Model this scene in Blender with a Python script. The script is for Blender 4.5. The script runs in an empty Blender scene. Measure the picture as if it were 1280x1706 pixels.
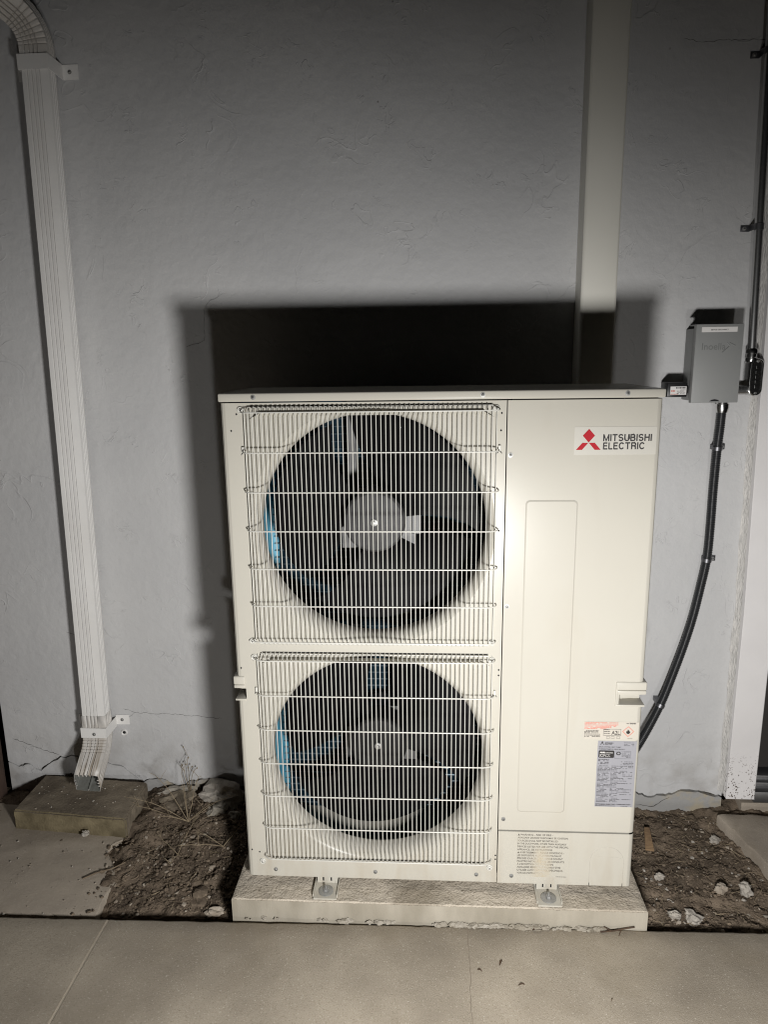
import bpy, bmesh, math, random
import numpy as np
from mathutils import Vector, Matrix, noise as mnoise

sc = bpy.context.scene
C = sc.collection
R = math.radians

# ---------------------------------------------------------------- camera
CAM = Vector((0.4986, -1.7012, 1.4066))
YAW, PITCH, ROLL = -0.0614, -0.2129, -0.01434
fwd = Vector((math.sin(YAW)*math.cos(PITCH), math.cos(YAW)*math.cos(PITCH), math.sin(PITCH)))
rt = Vector((math.cos(YAW), -math.sin(YAW), 0)); up = rt.cross(fwd)
rt2 = rt*math.cos(ROLL) + up*math.sin(ROLL); up2 = up*math.cos(ROLL) - rt*math.sin(ROLL)
cd = bpy.data.cameras.new('camera'); cam = bpy.data.objects.new('camera', cd); C.objects.link(cam)
M = Matrix((rt2, up2, -fwd)).transposed().to_4x4(); M.translation = CAM
cam.matrix_world = M
cd.sensor_fit = 'VERTICAL'; cd.sensor_height = 24; cd.lens = 24*1183/1706
cd.clip_start = 0.02; cd.clip_end = 400
sc.camera = cam

# ---------------------------------------------------------------- night sky
w = bpy.data.worlds.new('World'); sc.world = w; w.use_nodes = True
nt = w.node_tree
sky = nt.nodes.new('ShaderNodeTexSky'); sky.sky_type = 'NISHITA'; sky.sun_disc = False
sky.sun_elevation = R(-6); sky.sun_rotation = R(200)
nt.links.new(sky.outputs[0], nt.nodes['Background'].inputs[0])
nt.nodes['Background'].inputs[1].default_value = 0.05

# ---------------------------------------------------------------- the two work lamps that light the wall at night
def work_lamp(loc, target, power, size):
    d = bpy.data.lights.new('work_lamp', 'SPOT'); d.energy = power; d.color = (1.0, 0.985, 0.965)
    d.spot_size = R(132); d.spot_blend = 0.75; d.shadow_soft_size = size
    o = bpy.data.objects.new('work_lamp', d); C.objects.link(o)
    o.location = loc; o.scale = (1.7, 1, 1)      # a flood lamp: its beam is wider than high
    o.rotation_euler = (Vector(target)-Vector(loc)).to_track_quat('-Z', 'Y').to_euler()
    return o
work_lamp((0.70, -1.30, 0.69), (0.38, 0, 0.255), 110, .078)      # on a stand, close to the unit
work_lamp((0.96, -2.90, 0.02), (0.7, 0, -0.75), 42, .055)    # set down on the walkway farther back

sc.view_settings.view_transform = 'Standard'; sc.view_settings.look = 'None'
sc.cycles.use_denoising = True; sc.cycles.sample_clamp_indirect = 0.6; sc.cycles.caustics_reflective = False; sc.cycles.caustics_refractive = False; sc.cycles.filter_width = 1.1; sc.cycles.max_bounces = 6; sc.cycles.diffuse_bounces = 3; sc.cycles.glossy_bounces = 3
sc.view_settings.exposure = 0.0; sc.view_settings.gamma = 1.0

# ================================================================ helpers
def wl(o):
    v = Vector((0, 0, 0))
    while o: v = v + o.location; o = o.parent
    return v

def link(o, parent=None):
    C.objects.link(o)
    if parent is not None:
        o.parent = parent; o.location = o.location - wl(parent)
    return o

def tag(o, label=None, cat=None, group=None, kind=None):
    if label: o['label'] = label
    if cat: o['category'] = cat
    if group: o['group'] = group
    if kind: o['kind'] = kind
    return o

def empty(name, loc, label, cat, group=None):
    o = bpy.data.objects.new(name, None); o.location = loc; o.empty_display_size = .05
    C.objects.link(o); return tag(o, label, cat, group)

class B:
    """collects shapes and links them as one mesh object"""
    def __init__(s): s.v = []; s.f = []; s.m = []
    def add(s, verts, faces, mi=0):
        n = len(s.v); s.v += [tuple(p) for p in verts]
        s.f += [tuple(i+n for i in f) for f in faces]; s.m += [mi]*len(faces); return s
    def box(s, lo, hi, mi=0, bev=0, seg=2):
        if bev <= 0:
            x0, y0, z0 = lo; x1, y1, z1 = hi
            return s.add([(x0,y0,z0),(x1,y0,z0),(x1,y1,z0),(x0,y1,z0),(x0,y0,z1),(x1,y0,z1),(x1,y1,z1),(x0,y1,z1)],
                         [(0,3,2,1),(4,5,6,7),(0,1,5,4),(1,2,6,5),(2,3,7,6),(3,0,4,7)], mi)
        bm = bmesh.new(); bmesh.ops.create_cube(bm, size=1)
        for q in bm.verts:
            q.co = Vector([(lo[i]+hi[i])/2 + q.co[i]*(hi[i]-lo[i]) for i in range(3)])
        bmesh.ops.bevel(bm, geom=bm.edges[:], offset=bev, segments=seg, profile=.5, affect='EDGES')
        return s.bm(bm, mi)
    def bm(s, bm, mi=0, mat=None):
        bm.verts.index_update()
        s.add([(mat @ q.co if mat else q.co) for q in bm.verts], [[q.index for q in f.verts] for f in bm.faces], mi)
        bm.free(); return s
    def prism(s, poly, a, b, axis='y', mi=0):
        """polygon in the plane across `axis`, extruded from a to b"""
        def P(p, t):
            return {'y': (p[0], t, p[1]), 'z': (p[0], p[1], t), 'x': (t, p[0], p[1])}[axis]
        n = len(poly); vs = [P(p, a) for p in poly] + [P(p, b) for p in poly]
        fs = [tuple(range(n)), tuple(range(2*n-1, n-1, -1))] + [(i, n+i, n+(i+1) % n, (i+1) % n) for i in range(n)]
        return s.add(vs, fs, mi)
    def tube(s, path, r, n=8, mi=0, cap=True, rad=None):
        path = [Vector(p) for p in path]; k = len(path); rings = []
        t0 = (path[1]-path[0]).normalized()
        u = t0.orthogonal().normalized()
        for i, p in enumerate(path):
            t = (path[min(i+1, k-1)]-path[max(i-1, 0)]).normalized()
            u = (u - t*u.dot(t)).normalized(); q = t.cross(u)
            rr = rad[i] if rad else r
            rings.append([p + (u*math.cos(2*math.pi*j/n)+q*math.sin(2*math.pi*j/n))*rr for j in range(n)])
        vs = [x for rg in rings for x in rg]
        fs = [(i*n+j, i*n+(j+1) % n, (i+1)*n+(j+1) % n, (i+1)*n+j) for i in range(k-1) for j in range(n)]
        if cap: fs += [tuple(range(n-1, -1, -1)), tuple((k-1)*n+j for j in range(n))]
        return s.add(vs, fs, mi)
    def lathe(s, prof, o, axis='y', n=24, mi=0):
        """profile of (radius, height) turned about an axis through o"""
        vs = []; k = len(prof)
        for (r, h) in prof:
            for j in range(n):
                a = 2*math.pi*j/n; c, d = r*math.cos(a), r*math.sin(a)
                vs.append({'y': (o[0]+c, o[1]+h, o[2]+d), 'z': (o[0]+c, o[1]+d, o[2]+h), 'x': (o[0]+h, o[1]+c, o[2]+d)}[axis])
        fs = [(i*n+j, i*n+(j+1) % n, (i+1)*n+(j+1) % n, (i+1)*n+j) for i in range(k-1) for j in range(n)]
        if prof[0][0] > 1e-6: fs.append(tuple(range(n-1, -1, -1)))
        if prof[-1][0] > 1e-6: fs.append(tuple((k-1)*n+j for j in range(n)))
        return s.add(vs, fs, mi)
    def build(s, name, mats, parent=None, smooth=None, loc=(0, 0, 0), fix=True, flat=None):
        me = bpy.data.meshes.new(name); me.from_pydata(s.v, [], s.f)
        for m in (mats if isinstance(mats, (list, tuple)) else [mats]): me.materials.append(m)
        me.polygons.foreach_set('material_index', s.m)
        if fix:
            bm = bmesh.new(); bm.from_mesh(me); bmesh.ops.remove_doubles(bm, verts=bm.verts, dist=1e-6)
            bmesh.ops.recalc_face_normals(bm, faces=bm.faces); bm.to_mesh(me); bm.free()
        if smooth is not None:
            me.polygons.foreach_set('use_smooth', [True]*len(me.polygons))
            me.set_sharp_from_angle(angle=R(smooth))
        if flat is not None:
            for p in me.polygons:
                if abs(p.normal[flat]) > .998: p.use_smooth = False
        me.update()
        o = bpy.data.objects.new(name, me); o.location = loc
        return link(o, parent)

def inst(src, name, loc, parent, rot=None):
    o = src.copy(); o.name = name; o.location = loc; o.parent = None
    if rot: o.rotation_euler = rot
    return link(o, parent)

# ---------------------------------------------------------------- materials
def material(name, col, rough=.5, metal=0, col2=None, nscale=5, ndetail=3, mixr=(.35, .65), bumps=(), spec=.5, coat=0, extra=None, stretch=None):
    m = bpy.data.materials.new(name); m.use_nodes = True
    t = m.node_tree; N = t.nodes; L = t.links; p = N['Principled BSDF']
    p.inputs['Base Color'].default_value = (*col, 1); p.inputs['Roughness'].default_value = rough
    p.inputs['Metallic'].default_value = metal; p.inputs['Specular IOR Level'].default_value = spec
    p.inputs['Coat Weight'].default_value = coat
    tc = N.new('ShaderNodeTexCoord'); src = tc.outputs['Object']
    if stretch:
        mp = N.new('ShaderNodeMapping'); mp.inputs['Scale'].default_value = stretch
        L.new(src, mp.inputs[0]); src = mp.outputs[0]
    out = None
    if col2:
        nz = N.new('ShaderNodeTexNoise'); nz.inputs['Scale'].default_value = nscale; nz.inputs['Detail'].default_value = ndetail
        nz.inputs['Roughness'].default_value = .6
        L.new(src, nz.inputs['Vector'])
        mr = N.new('ShaderNodeMapRange'); mr.inputs[1].default_value = mixr[0]; mr.inputs[2].default_value = mixr[1]
        L.new(nz.outputs[0], mr.inputs[0])
        mx = N.new('ShaderNodeMix'); mx.data_type = 'RGBA'
        mx.inputs[6].default_value = (*col, 1); mx.inputs[7].default_value = (*col2, 1)
        L.new(mr.outputs[0], mx.inputs[0]); out = mx.outputs[2]
        L.new(out, p.inputs['Base Color'])
    prev = None
    for (sc_, st, dist) in bumps:
        nb = N.new('ShaderNodeTexNoise'); nb.inputs['Scale'].default_value = sc_; nb.inputs['Detail'].default_value = 2
        L.new(src, nb.inputs['Vector'])
        bp = N.new('ShaderNodeBump'); bp.inputs['Strength'].default_value = st; bp.inputs['Distance'].default_value = dist
        L.new(nb.outputs[0], bp.inputs['Height'])
        if prev: L.new(prev, bp.inputs['Normal'])
        prev = bp.outputs[0]
    if prev: L.new(prev, p.inputs['Normal'])
    if extra: extra(m, t, N, L, p, out, prev, src)
    return m

def overlay(t, N, L, p, base, fac, col):
    mx = N.new('ShaderNodeMix'); mx.data_type = 'RGBA'
    if base is None: mx.inputs[6].default_value = p.inputs['Base Color'].default_value
    else: L.new(base, mx.inputs[6])
    mx.inputs[7].default_value = (*col, 1); L.new(fac, mx.inputs[0]); L.new(mx.outputs[2], p.inputs['Base Color'])
    return mx.outputs[2]

def ramp(N, L, src, a, b, c=None, d=None):
    """0 below a, 1 above b, and with c, d back to 0"""
    r = N.new('ShaderNodeMapRange'); r.inputs[1].default_value = a; r.inputs[2].default_value = b; L.new(src, r.inputs[0])
    if c is None: return r.outputs[0]
    q = N.new('ShaderNodeMapRange'); q.inputs[1].default_value = d; q.inputs[2].default_value = c; L.new(src, q.inputs[0])
    mu = N.new('ShaderNodeMath'); mu.operation = 'MULTIPLY'; L.new(r.outputs[0], mu.inputs[0]); L.new(q.outputs[0], mu.inputs[1])
    return mu.outputs[0]

def nodenoise(N, L, src, scale, detail=3, dist=0):
    n = N.new('ShaderNodeTexNoise'); n.inputs['Scale'].default_value = scale; n.inputs['Detail'].default_value = detail
    n.inputs['Distortion'].default_value = dist; L.new(src, n.inputs['Vector']); return n.outputs[0]

def mul(N, L, a, b):
    m = N.new('ShaderNodeMath'); m.operation = 'MULTIPLY'
    for i, v in enumerate((a, b)):
        if isinstance(v, (int, float)): m.inputs[i].default_value = v
        else: L.new(v, m.inputs[i])
    return m.outputs[0]

def stucco_extra(m, t, N, L, p, out, prev, src):
    # trowel ridges: thin contour lines of a noise field, in patches
    n1 = nodenoise(N, L, src, 7, 2, 1.2); line = ramp(N, L, n1, .47, .5, .5, .505)
    mask = ramp(N, L, nodenoise(N, L, src, 5.3, 2), .54, .70)
    n2 = nodenoise(N, L, src, 17, 2, 2.0); line2 = ramp(N, L, n2, .55, .58, .58, .585)
    mask2 = ramp(N, L, nodenoise(N, L, src, 9.1, 2), .56, .70)
    ad = N.new('ShaderNodeMath'); ad.operation = 'ADD'
    L.new(mul(N, L, line, mask), ad.inputs[0]); L.new(mul(N, L, line2, mask2), ad.inputs[1])
    bp = N.new('ShaderNodeBump'); bp.inputs['Strength'].default_value = .5; bp.inputs['Distance'].default_value = .003
    L.new(ad.outputs[0], bp.inputs['Height']); L.new(prev, bp.inputs['Normal']); L.new(bp.outputs[0], p.inputs['Normal'])
    # small nicks and scuffs in the paint
    v = N.new('ShaderNodeTexVoronoi'); v.inputs['Scale'].default_value = 9; L.new(src, v.inputs['Vector'])
    nick = ramp(N, L, v.outputs['Distance'], .035, .015)
    nick = mul(N, L, nick, ramp(N, L, nodenoise(N, L, src, 3.1, 2), .55, .6))
    c = overlay(t, N, L, p, out, mul(N, L, nick, .7), (.12, .11, .1))
    # grime low on the wall
    sx = N.new('ShaderNodeSeparateXYZ'); L.new(src, sx.inputs[0])
    low = ramp(N, L, sx.outputs[2], .16, -.1)
    g = mul(N, L, low, ramp(N, L, nodenoise(N, L, src, 14, 6), .45, .7))
    overlay(t, N, L, p, c, mul(N, L, g, .5), (.2, .17, .13))

def sand_extra(sp=900, dark=(.17, .14, .1), amt=.55):
    def f(m, t, N, L, p, out, prev, src):
        s = ramp(N, L, nodenoise(N, L, src, sp, 2), .55, .7)
        c = overlay(t, N, L, p, out, mul(N, L, s, amt), dark)
        s2 = ramp(N, L, nodenoise(N, L, src, sp*.6, 2), .62, .74)
        c = overlay(t, N, L, p, c, mul(N, L, s2, .5), (.62, .58, .5))
        st = ramp(N, L, nodenoise(N, L, src, 3.2, 5, .6), .52, .68)
        overlay(t, N, L, p, c, mul(N, L, st, .55), tuple(x*1.15 for x in dark))
    return f

def grime(m, t, N, L, p, out, prev, src):
    g = N.new('ShaderNodeNewGeometry'); sx = N.new('ShaderNodeSeparateXYZ'); L.new(g.outputs['Position'], sx.inputs[0])
    low = ramp(N, L, sx.outputs[2], .22, 0); mp = N.new('ShaderNodeMapping'); mp.inputs['Scale'].default_value = (9, 9, 2.2); L.new(g.outputs['Position'], mp.inputs[0])
    f = mul(N, L, low, ramp(N, L, nodenoise(N, L, mp.outputs[0], 3, 4), .45, .75))
    c = overlay(t, N, L, p, out, mul(N, L, f, .35), (.36, .29, .2))
    st = ramp(N, L, nodenoise(N, L, mp.outputs[0], 1.1, 5, .4), .56, .72)
    overlay(t, N, L, p, c, mul(N, L, st, .13), (.40, .35, .27))
CREAM = (.50, .48, .422)
M_cream = material('cream_enamel', CREAM, .27, col2=(.488, .467, .41), nscale=3, bumps=((900, .03, .0006), (2.2, .12, .01)), spec=.16, extra=grime)
M_wire = material('cream_coated_wire', (.60, .59, .545), .42)
M_stucco = material('grey_painted_stucco', (.545, .545, .547), .66, col2=(.60, .598, .595), nscale=2.2, mixr=(.35, .68),
                    bumps=((300, .25, .0015), (34, .45, .005), (7, .35, .012)), spec=.35, extra=stucco_extra)
M_rawstucco = material('weathered_render', (.40, .37, .32), .9, col2=(.28, .25, .2), nscale=18, bumps=((60, .5, .006), (300, .4, .002)))
M_chunk = material('painted_render_chunk', (.36, .355, .345), .85, col2=(.43, .38, .29), nscale=16, mixr=(.5, .66), bumps=((60, .35, .004), (300, .3, .0015)))
M_dark = material('void_black', (.012, .012, .013), .9)
M_crack = material('crack_dirt', (.05, .045, .04), .95)
M_walk = material('sandy_concrete', (.40, .35, .28), .8, col2=(.245, .212, .168), nscale=2.4, mixr=(.38, .68),
                  bumps=((420, .6, .0018), (30, .2, .006)), spec=.3, extra=sand_extra(380, (.22, .185, .135), .75))
M_slabold = material('old_stained_concrete', (.46, .40, .325), .85, col2=(.33, .285, .235), nscale=4, bumps=((300, .3, .002), (40, .2, .006)), spec=.25, extra=sand_extra(500))
M_padtop = material('rough_pad_concrete', (.60, .535, .445), .9, col2=(.48, .43, .355), nscale=12, bumps=((170, .7, .004), (55, .5, .008)), spec=.2, extra=sand_extra(300))
M_padface = material('cast_pad_face', (.42, .385, .32), .85, col2=(.31, .28, .225), nscale=9, bumps=((120, .3, .002), (500, .3, .001)), spec=.2, stretch=(1, 1, .35))
M_dirt = material('dry_dirt', (.22, .172, .127), .95, col2=(.10, .078, .058), nscale=14, bumps=((180, .8, .004), (700, .6, .0015)), spec=.1)
M_clod = material('earth_clod', (.25, .197, .145), .95, col2=(.12, .094, .07), nscale=30, bumps=((250, .6, .002),), spec=.1)
M_peb = material('pale_gravel', (.44, .385, .315), .9, col2=(.30, .25, .195), nscale=24, bumps=((200, .5, .0015),))
M_pebw = material('whitish_stone', (.50, .46, .40), .85, col2=(.36, .33, .29), nscale=38, bumps=((120, .6, .003),))
M_paver = material('mossy_paver', (.29, .245, .185), .9, col2=(.16, .132, .1), nscale=10, bumps=((140, .6, .003), (30, .3, .004)), spec=.15)
M_paverface = material('mossy_paver_face', (.27, .225, .14), .9, col2=(.14, .115, .07), nscale=14, bumps=((140, .6, .003),), spec=.15)
M_white = material('white_trim_paint', (.70, .68, .665), .5, col2=(.66, .64, .63), nscale=4, bumps=((60, .08, .002),))
M_gutter = material('white_gutter_paint', (.86, .85, .83), .42, col2=(.81, .795, .77), nscale=6)
M_channel = material('beige_line_cover', (.86, .84, .76), .45, col2=(.82, .80, .72), nscale=3)
M_box = material('grey_powder_coat', (.29, .295, .29), .5, bumps=((900, .08, .0005),))
M_black = material('black_plastic', (.015, .015, .016), .4)
M_flex = material('black_liquidtight_jacket', (.022, .023, .025), .32)
M_steel = material('galvanised_steel', (.42, .42, .41), .45, .6, col2=(.32, .32, .31), nscale=40)
M_chrome = material('polished_cast_metal', (.72, .72, .71), .2, 1, bumps=((60, .15, .002),))
M_conduit = material('conduit_steel', (.62, .62, .62), .27, .95)
M_strap = material('dull_dark_strap', (.16, .16, .17), .4, .8)
M_fan = material('dark_grey_fan_plastic', (.008, .008, .0085), .5, spec=.07)
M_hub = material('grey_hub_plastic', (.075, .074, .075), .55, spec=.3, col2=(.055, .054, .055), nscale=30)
M_wood = material('weathered_wood', (.10, .062, .045), .8, col2=(.055, .035, .026), nscale=8, stretch=(14, 14, 1), bumps=((30, .5, .003),))
M_doordark = material('dark_door_paint', (.035, .032, .03), .5)
M_straw = material('dry_straw', (.36, .29, .19), .9, col2=(.22, .17, .11), nscale=40)
M_twig = material('brown_twig', (.15, .11, .075), .9, col2=(.26, .2, .135), nscale=20)
M_chip = material('wood_chip', (.36, .24, .13), .85, col2=(.22, .14, .08), nscale=60, stretch=(1, 6, 1))
M_leaf = material('dead_leaf', (.10, .06, .035), .85, col2=(.05, .03, .02), nscale=60)
M_caulk = material('smeared_caulk', (.68, .66, .63), .6, col2=(.50, .49, .47), nscale=30, stretch=(4, 4, 1), bumps=((70, .8, .006),))

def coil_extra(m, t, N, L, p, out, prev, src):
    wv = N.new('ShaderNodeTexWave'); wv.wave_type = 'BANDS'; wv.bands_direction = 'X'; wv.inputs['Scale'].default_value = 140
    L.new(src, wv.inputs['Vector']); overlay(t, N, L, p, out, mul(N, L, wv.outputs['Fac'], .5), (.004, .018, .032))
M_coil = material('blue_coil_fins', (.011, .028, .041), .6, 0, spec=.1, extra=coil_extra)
M_coilside = material('blue_coil_lit_fins', (.10, .33, .46), .45, .2)  # same fins as the coil; lighter colour paints in the light falling here
M_ctube = material('coil_tube', (.075, .11, .14), .4, .3)
M_logored = material('logo_red', (.40, .012, .022), .6, spec=.2)
M_ink = material('black_ink', (.02, .018, .018), .5)
M_sticker = material('logo_sticker', (.54, .522, .47), .3)
M_plate = material('rating_plate_silver', (.33, .33, .36), .42, .15)
M_whitelabel = material('white_paper_label', (.78, .76, .74), .5)
M_redlabel = material('warning_label_paper', (.51, .475, .415), .5)
M_redink = material('warning_red_ink', (.62, .16, .12), .5)
M_greyink = material('faded_ink', (.20, .18, .155), .6)

# text -> mesh
def text_geo(txt, size, bold=0.0, width=None, align='LEFT', spacing=1.0, lsp=1.0):
    cu = bpy.data.curves.new('t', 'FONT'); cu.body = txt; cu.size = size; cu.offset = bold; cu.align_x = align
    cu.space_character = spacing; cu.space_line = lsp; cu.resolution_u = 3
    ob = bpy.data.objects.new('t', cu); C.objects.link(ob)
    dg = bpy.context.evaluated_depsgraph_get(); dg.update()
    me = bpy.data.meshes.new_from_object(ob.evaluated_get(dg))
    vs = [tuple(v.co) for v in me.vertices]; fs = [tuple(p.vertices) for p in me.polygons]
    bpy.data.objects.remove(ob); bpy.data.curves.remove(cu); bpy.data.meshes.remove(me)
    if width and vs:
        x0 = min(v[0] for v in vs); x1 = max(v[0] for v in vs); k = width/(x1-x0)
        vs = [((v[0]-x0)*k, v[1], 0) for v in vs]
    return vs, fs
def put_text(b, txt, x, y, z, size, mi=0, **k):
    """writing on a face that looks towards -y; (x, z) is the start of the base line"""
    vs, fs = text_geo(txt, size, **k)
    b.add([(x+v[0], y, z+v[1]) for v in vs], fs, mi)
def plate(b, x0, x1, z0, z1, y, mi=0, th=.0004):
    b.box((x0, y, z0), (x1, y+th, z1), mi)

def rrect(x0, x1, z0, z1, r, n=6):
    pts = []
    for cx, cz, a in ((x1-r, z1-r, 0), (x0+r, z1-r, 90), (x0+r, z0+r, 180), (x1-r, z0+r, 270)):
        for i in range(n+1):
            t = R(a+90*i/n); pts.append((cx+r*math.cos(t), cz+r*math.sin(t)))
    return pts

rng = random.Random(7)
def jag(pts, step=.008, amp=.0025, seed=1):
    """break a polyline into short uneven steps"""
    r = random.Random(seed); out = [pts[0]]
    for a, b in zip(pts, pts[1:]):
        d = math.hypot(b[0]-a[0], b[1]-a[1]); n = max(1, int(d/step))
        for i in range(1, n+1):
            t = i/n; j = amp if i < n else 0
            out.append((a[0]+(b[0]-a[0])*t+r.uniform(-j, j)*.5, a[1]+(b[1]-a[1])*t+r.uniform(-j, j)))
    return out

# ================================================================ the setting
WY = 0.53          # face of the stucco wall
ZW = -0.08         # top of the walkway

B().box((-40, -40, -.45), (40, 40, -.20)).build('ground', M_dirt)['kind'] = 'structure'

walk = bpy.data.objects.new('walkway', None); C.objects.link(walk); walk['kind'] = 'structure'
def wedge_y(x): return -.0785 + .016*x
def slab(x0, x1, name='slab'):
    # a cast slab: rounded arrises, a slightly nibbled back edge
    n = max(2, int((x1-x0)/.012)); n = min(n, 260)
    back = [(x0+(x1-x0)*i/n, wedge_y(x0+(x1-x0)*i/n)) for i in range(n+1)]
    b = B(); vs = []; fs = []
    rows = [(0, -.0065), (-.003, -.002), (-.009, 0), (-.05, 0), (-.4, 0), (-1.2, 0), (-6.5, 0)]
    top = []
    top.append([(x, y+.001, -.19) for x, y in back])
    for dy, dz in rows:
        row = []
        for i, (x, y) in enumerate(back):
            j = mnoise.noise(Vector((x*22, 3.1, 0)))*.0035 + mnoise.noise(Vector((x*75, 1.7, 0)))*.0018 if dy > -.02 else 0
            row.append((x, y+dy+j, ZW+dz - (max(0, j)*.4)))
        top.append(row)
    for r in top: vs += r
    m = n+1
    for i in range(len(top)-1):
        for k in range(n): fs.append((i*m+k, i*m+k+1, (i+1)*m+k+1, (i+1)*m+k))
    for side in (0, n):   # joint faces
        c = [i*m+side for i in range(1, len(top))]
        k0 = len(vs); vs += [(vs[q][0], vs[q][1], -.19) for q in c]
        for i in range(len(c)-1): fs.append((c[i], c[i+1], k0+i+1, k0+i))
    b.add(vs, fs); return b.build(name, M_walk, walk, smooth=40)
JX = -.372
slab(-3.2, JX-.0035); slab(JX+.0035, 4.2)
B().box((JX-.0036, -6.4, -.15), (JX+.0036, -.09, ZW-.0012)).build('joint_filler', material('joint_sand', (.43, .375, .30), .9, bumps=((300, .6, .003),)), walk)
# hairline crack running out from the pad
def ribbon(path, w, y=None, z=None, seed=3):
    r = random.Random(seed); b = B(); L_, R_ = [], []
    for i, p in enumerate(path):
        ww = w*(.35+.65*r.random())
        if i in (0, len(path)-1): ww = w*.08
        a = Vector(path[max(0, i-1)]); c = Vector(path[min(len(path)-1, i+1)]); d = (c-a).normalized(); nrm = Vector((-d.y, d.x))*ww/2
        L_.append((p[0]+nrm.x, p[1]+nrm.y)); R_.append((p[0]-nrm.x, p[1]-nrm.y))
    P = (lambda q: (q[0], q[1], z)) if z is not None else (lambda q: (q[0], y, q[1]))
    vs = [P(q) for q in L_]+[P(q) for q in R_]; n = len(path)
    b.add(vs, [(i, i+1, n+i+1, n+i) for i in range(n-1)]); return b
ribbon(jag([(.607, -.071), (.604, -.13), (.606, -.2), (.601, -.3), (.603, -.5)], .012, .003, 5), .0028, z=ZW+.0006).build(
    'crack', material('crack_sand', (.24, .2, .155), .95), walk)

# dirt beds either side of the pad
def dirt_h(x, y):
    P = Vector((x, y, 0))
    base = -.130 if x < .5 else -.130
    if x < .5:
        base += .026*max(0, min(1, (y-.0)/.4))           # rises to the wall on the left
        if x < -.36: base -= .012*min(1, (-.36-x)/.08)
        if y < -.02: base -= .03
    else:
        base -= .004*max(0, min(1, (y-.25)/.25))
        if x > 1.42: base += .03*min(1, (x-1.42)/.1)*max(0, min(1, (y-.38)/.1))
    if x < 0: base += .030*math.exp(-((x+.435+.05*mnoise.noise(Vector((y*14, 2.2, 0))))/.045)**2)*max(0, min(1, (y-.0)/.08))
    edge = max(0, min(1, (y-wedge_y(x))/.06)); base -= .045*(1-edge)
    h = mnoise.noise(P*7)*.013 + mnoise.noise(P*21+Vector((5, 0, 0)))*.012 + mnoise.noise(P*48)*.008 + abs(mnoise.noise(P*95))*.007 + mnoise.noise(P*150)*.003
    return base + h
def dirt_patch(x0, x1, y0, y1, st):
    nx = int((x1-x0)/st); ny = int((y1-y0)/st)
    vs = [(x0+i*st, y0+j*st, dirt_h(x0+i*st, y0+j*st)) for j in range(ny+1) for i in range(nx+1)]
    fs = [(j*(nx+1)+i, j*(nx+1)+i+1, (j+1)*(nx+1)+i+1, (j+1)*(nx+1)+i) for j in range(ny) for i in range(nx)]
    return B().add(vs, fs)
dirt_patch(-1.3, .1, -.09, .56, .0055).build('dirt_bed', M_dirt, smooth=60, fix=False)['kind'] = 'structure'
dirt_patch(.95, 2.3, -.09, .56, .0055).build('dirt_bed', M_dirt, smooth=60, fix=False)['kind'] = 'structure'

def rough_slab(name, poly, ztop, zbot, m, label, cat, seed):
    pts = jag(poly+[poly[0]], .02, .006, seed)[:-1]
    n = len(pts); cx = sum(p[0] for p in pts)/n; cy = sum(p[1] for p in pts)/n
    b = B(); vs = []
    for k, (s, z) in enumerate(((0, zbot), (0, ztop-.008), (.003, ztop-.002), (.012, ztop))):
        for p in pts:
            d = Vector((cx-p[0], cy-p[1])).normalized()*s
            vs.append((p[0]+d.x, p[1]+d.y, z))
    fs = [(k*n+i, k*n+(i+1) % n, (k+1)*n+(i+1) % n, (k+1)*n+i) for k in range(3) for i in range(n)] + [tuple(range(3*n, 4*n))]
    b.add(vs, fs); return tag(b.build(name, m, smooth=40), label, cat)
tag(rough_slab('side_slab', [(-2.0, -.068), (-.43, -.048), (-.437, .02), (-.43, .09), (-.47, .16), (-.52, .23), (-.47, .30), (-.6, .45), (-2.0, .45)], -.108, -.19, M_slabold, None, None, 3), kind='structure')
tag(rough_slab('stoop_slab', [(1.462, .452), (1.49, .33), (1.52, .21), (1.585, -.03), (2.6, -.03), (2.6, .455)], -.088, -.19, M_slabold, None, None, 4), kind='structure')

# ================================================================ stucco wall
wall = empty('stucco_wall', (.2, WY, -.1), 'grey painted stucco house wall with cracked base behind the heat pump', 'wall')
crL = [(-1.012, .006), (-.977, -.011), (-.942, -.001), (-.895, -.024), (-.851, .008), (-.816, .031), (-.798, .026), (-.775, .036), (-.755, .034),
       (-.70, .018), (-.631, .004), (-.587, -.005), (-.553, -.037), (-.527, -.064), (-.475, -.050), (-.438, -.054), (-.385, -.084),
       (-.344, -.054), (-.285, -.048), (-.219, -.042), (-.193, -.079), (-.1, -.07)]
crR = [(1.1, -.055), (1.217, -.061), (1.258, -.078), (1.298, -.068), (1.338, -.065), (1.367, -.050), (1.397, -.049), (1.458, -.059), (1.505, -.072)]
JL = jag(crL, .009, .003, 11); JR = jag(crR, .009, .003, 12)
WTOP = 3.0
sheet = [(-1.012, WTOP)] + JL + [(.4, -.06)] + JR + [(1.505, WTOP)]
B().prism(sheet, WY, WY+.018).build('stucco_sheet', M_stucco, wall)
B().box((-1.012, WY+.022, -.2), (1.505, WY+.2, WTOP)).build('wall_core', M_rawstucco, wall)
def below(j, i0, i1, gap, bottom, y, name, m, seed, top_off=None):
    seg = j[i0:i1+1]; r = random.Random(seed)
    t = [(p[0], p[1]-gap*(.4+1.1*abs(mnoise.noise(Vector((p[0]*14, seed, 0)))))) for p in seg]
    poly = t + jag([(t[-1][0], bottom), (t[0][0], bottom)], .02, .004, seed)
    b = B().prism(poly, y, y+.016); return b.build(name, m, wall)
def idx(j, x): return min(range(len(j)), key=lambda i: abs(j[i][0]-x))
below(JL, 0, idx(JL, -.70), .010, -.18, WY+.001, 'stucco_flake', M_stucco, 21)
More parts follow.
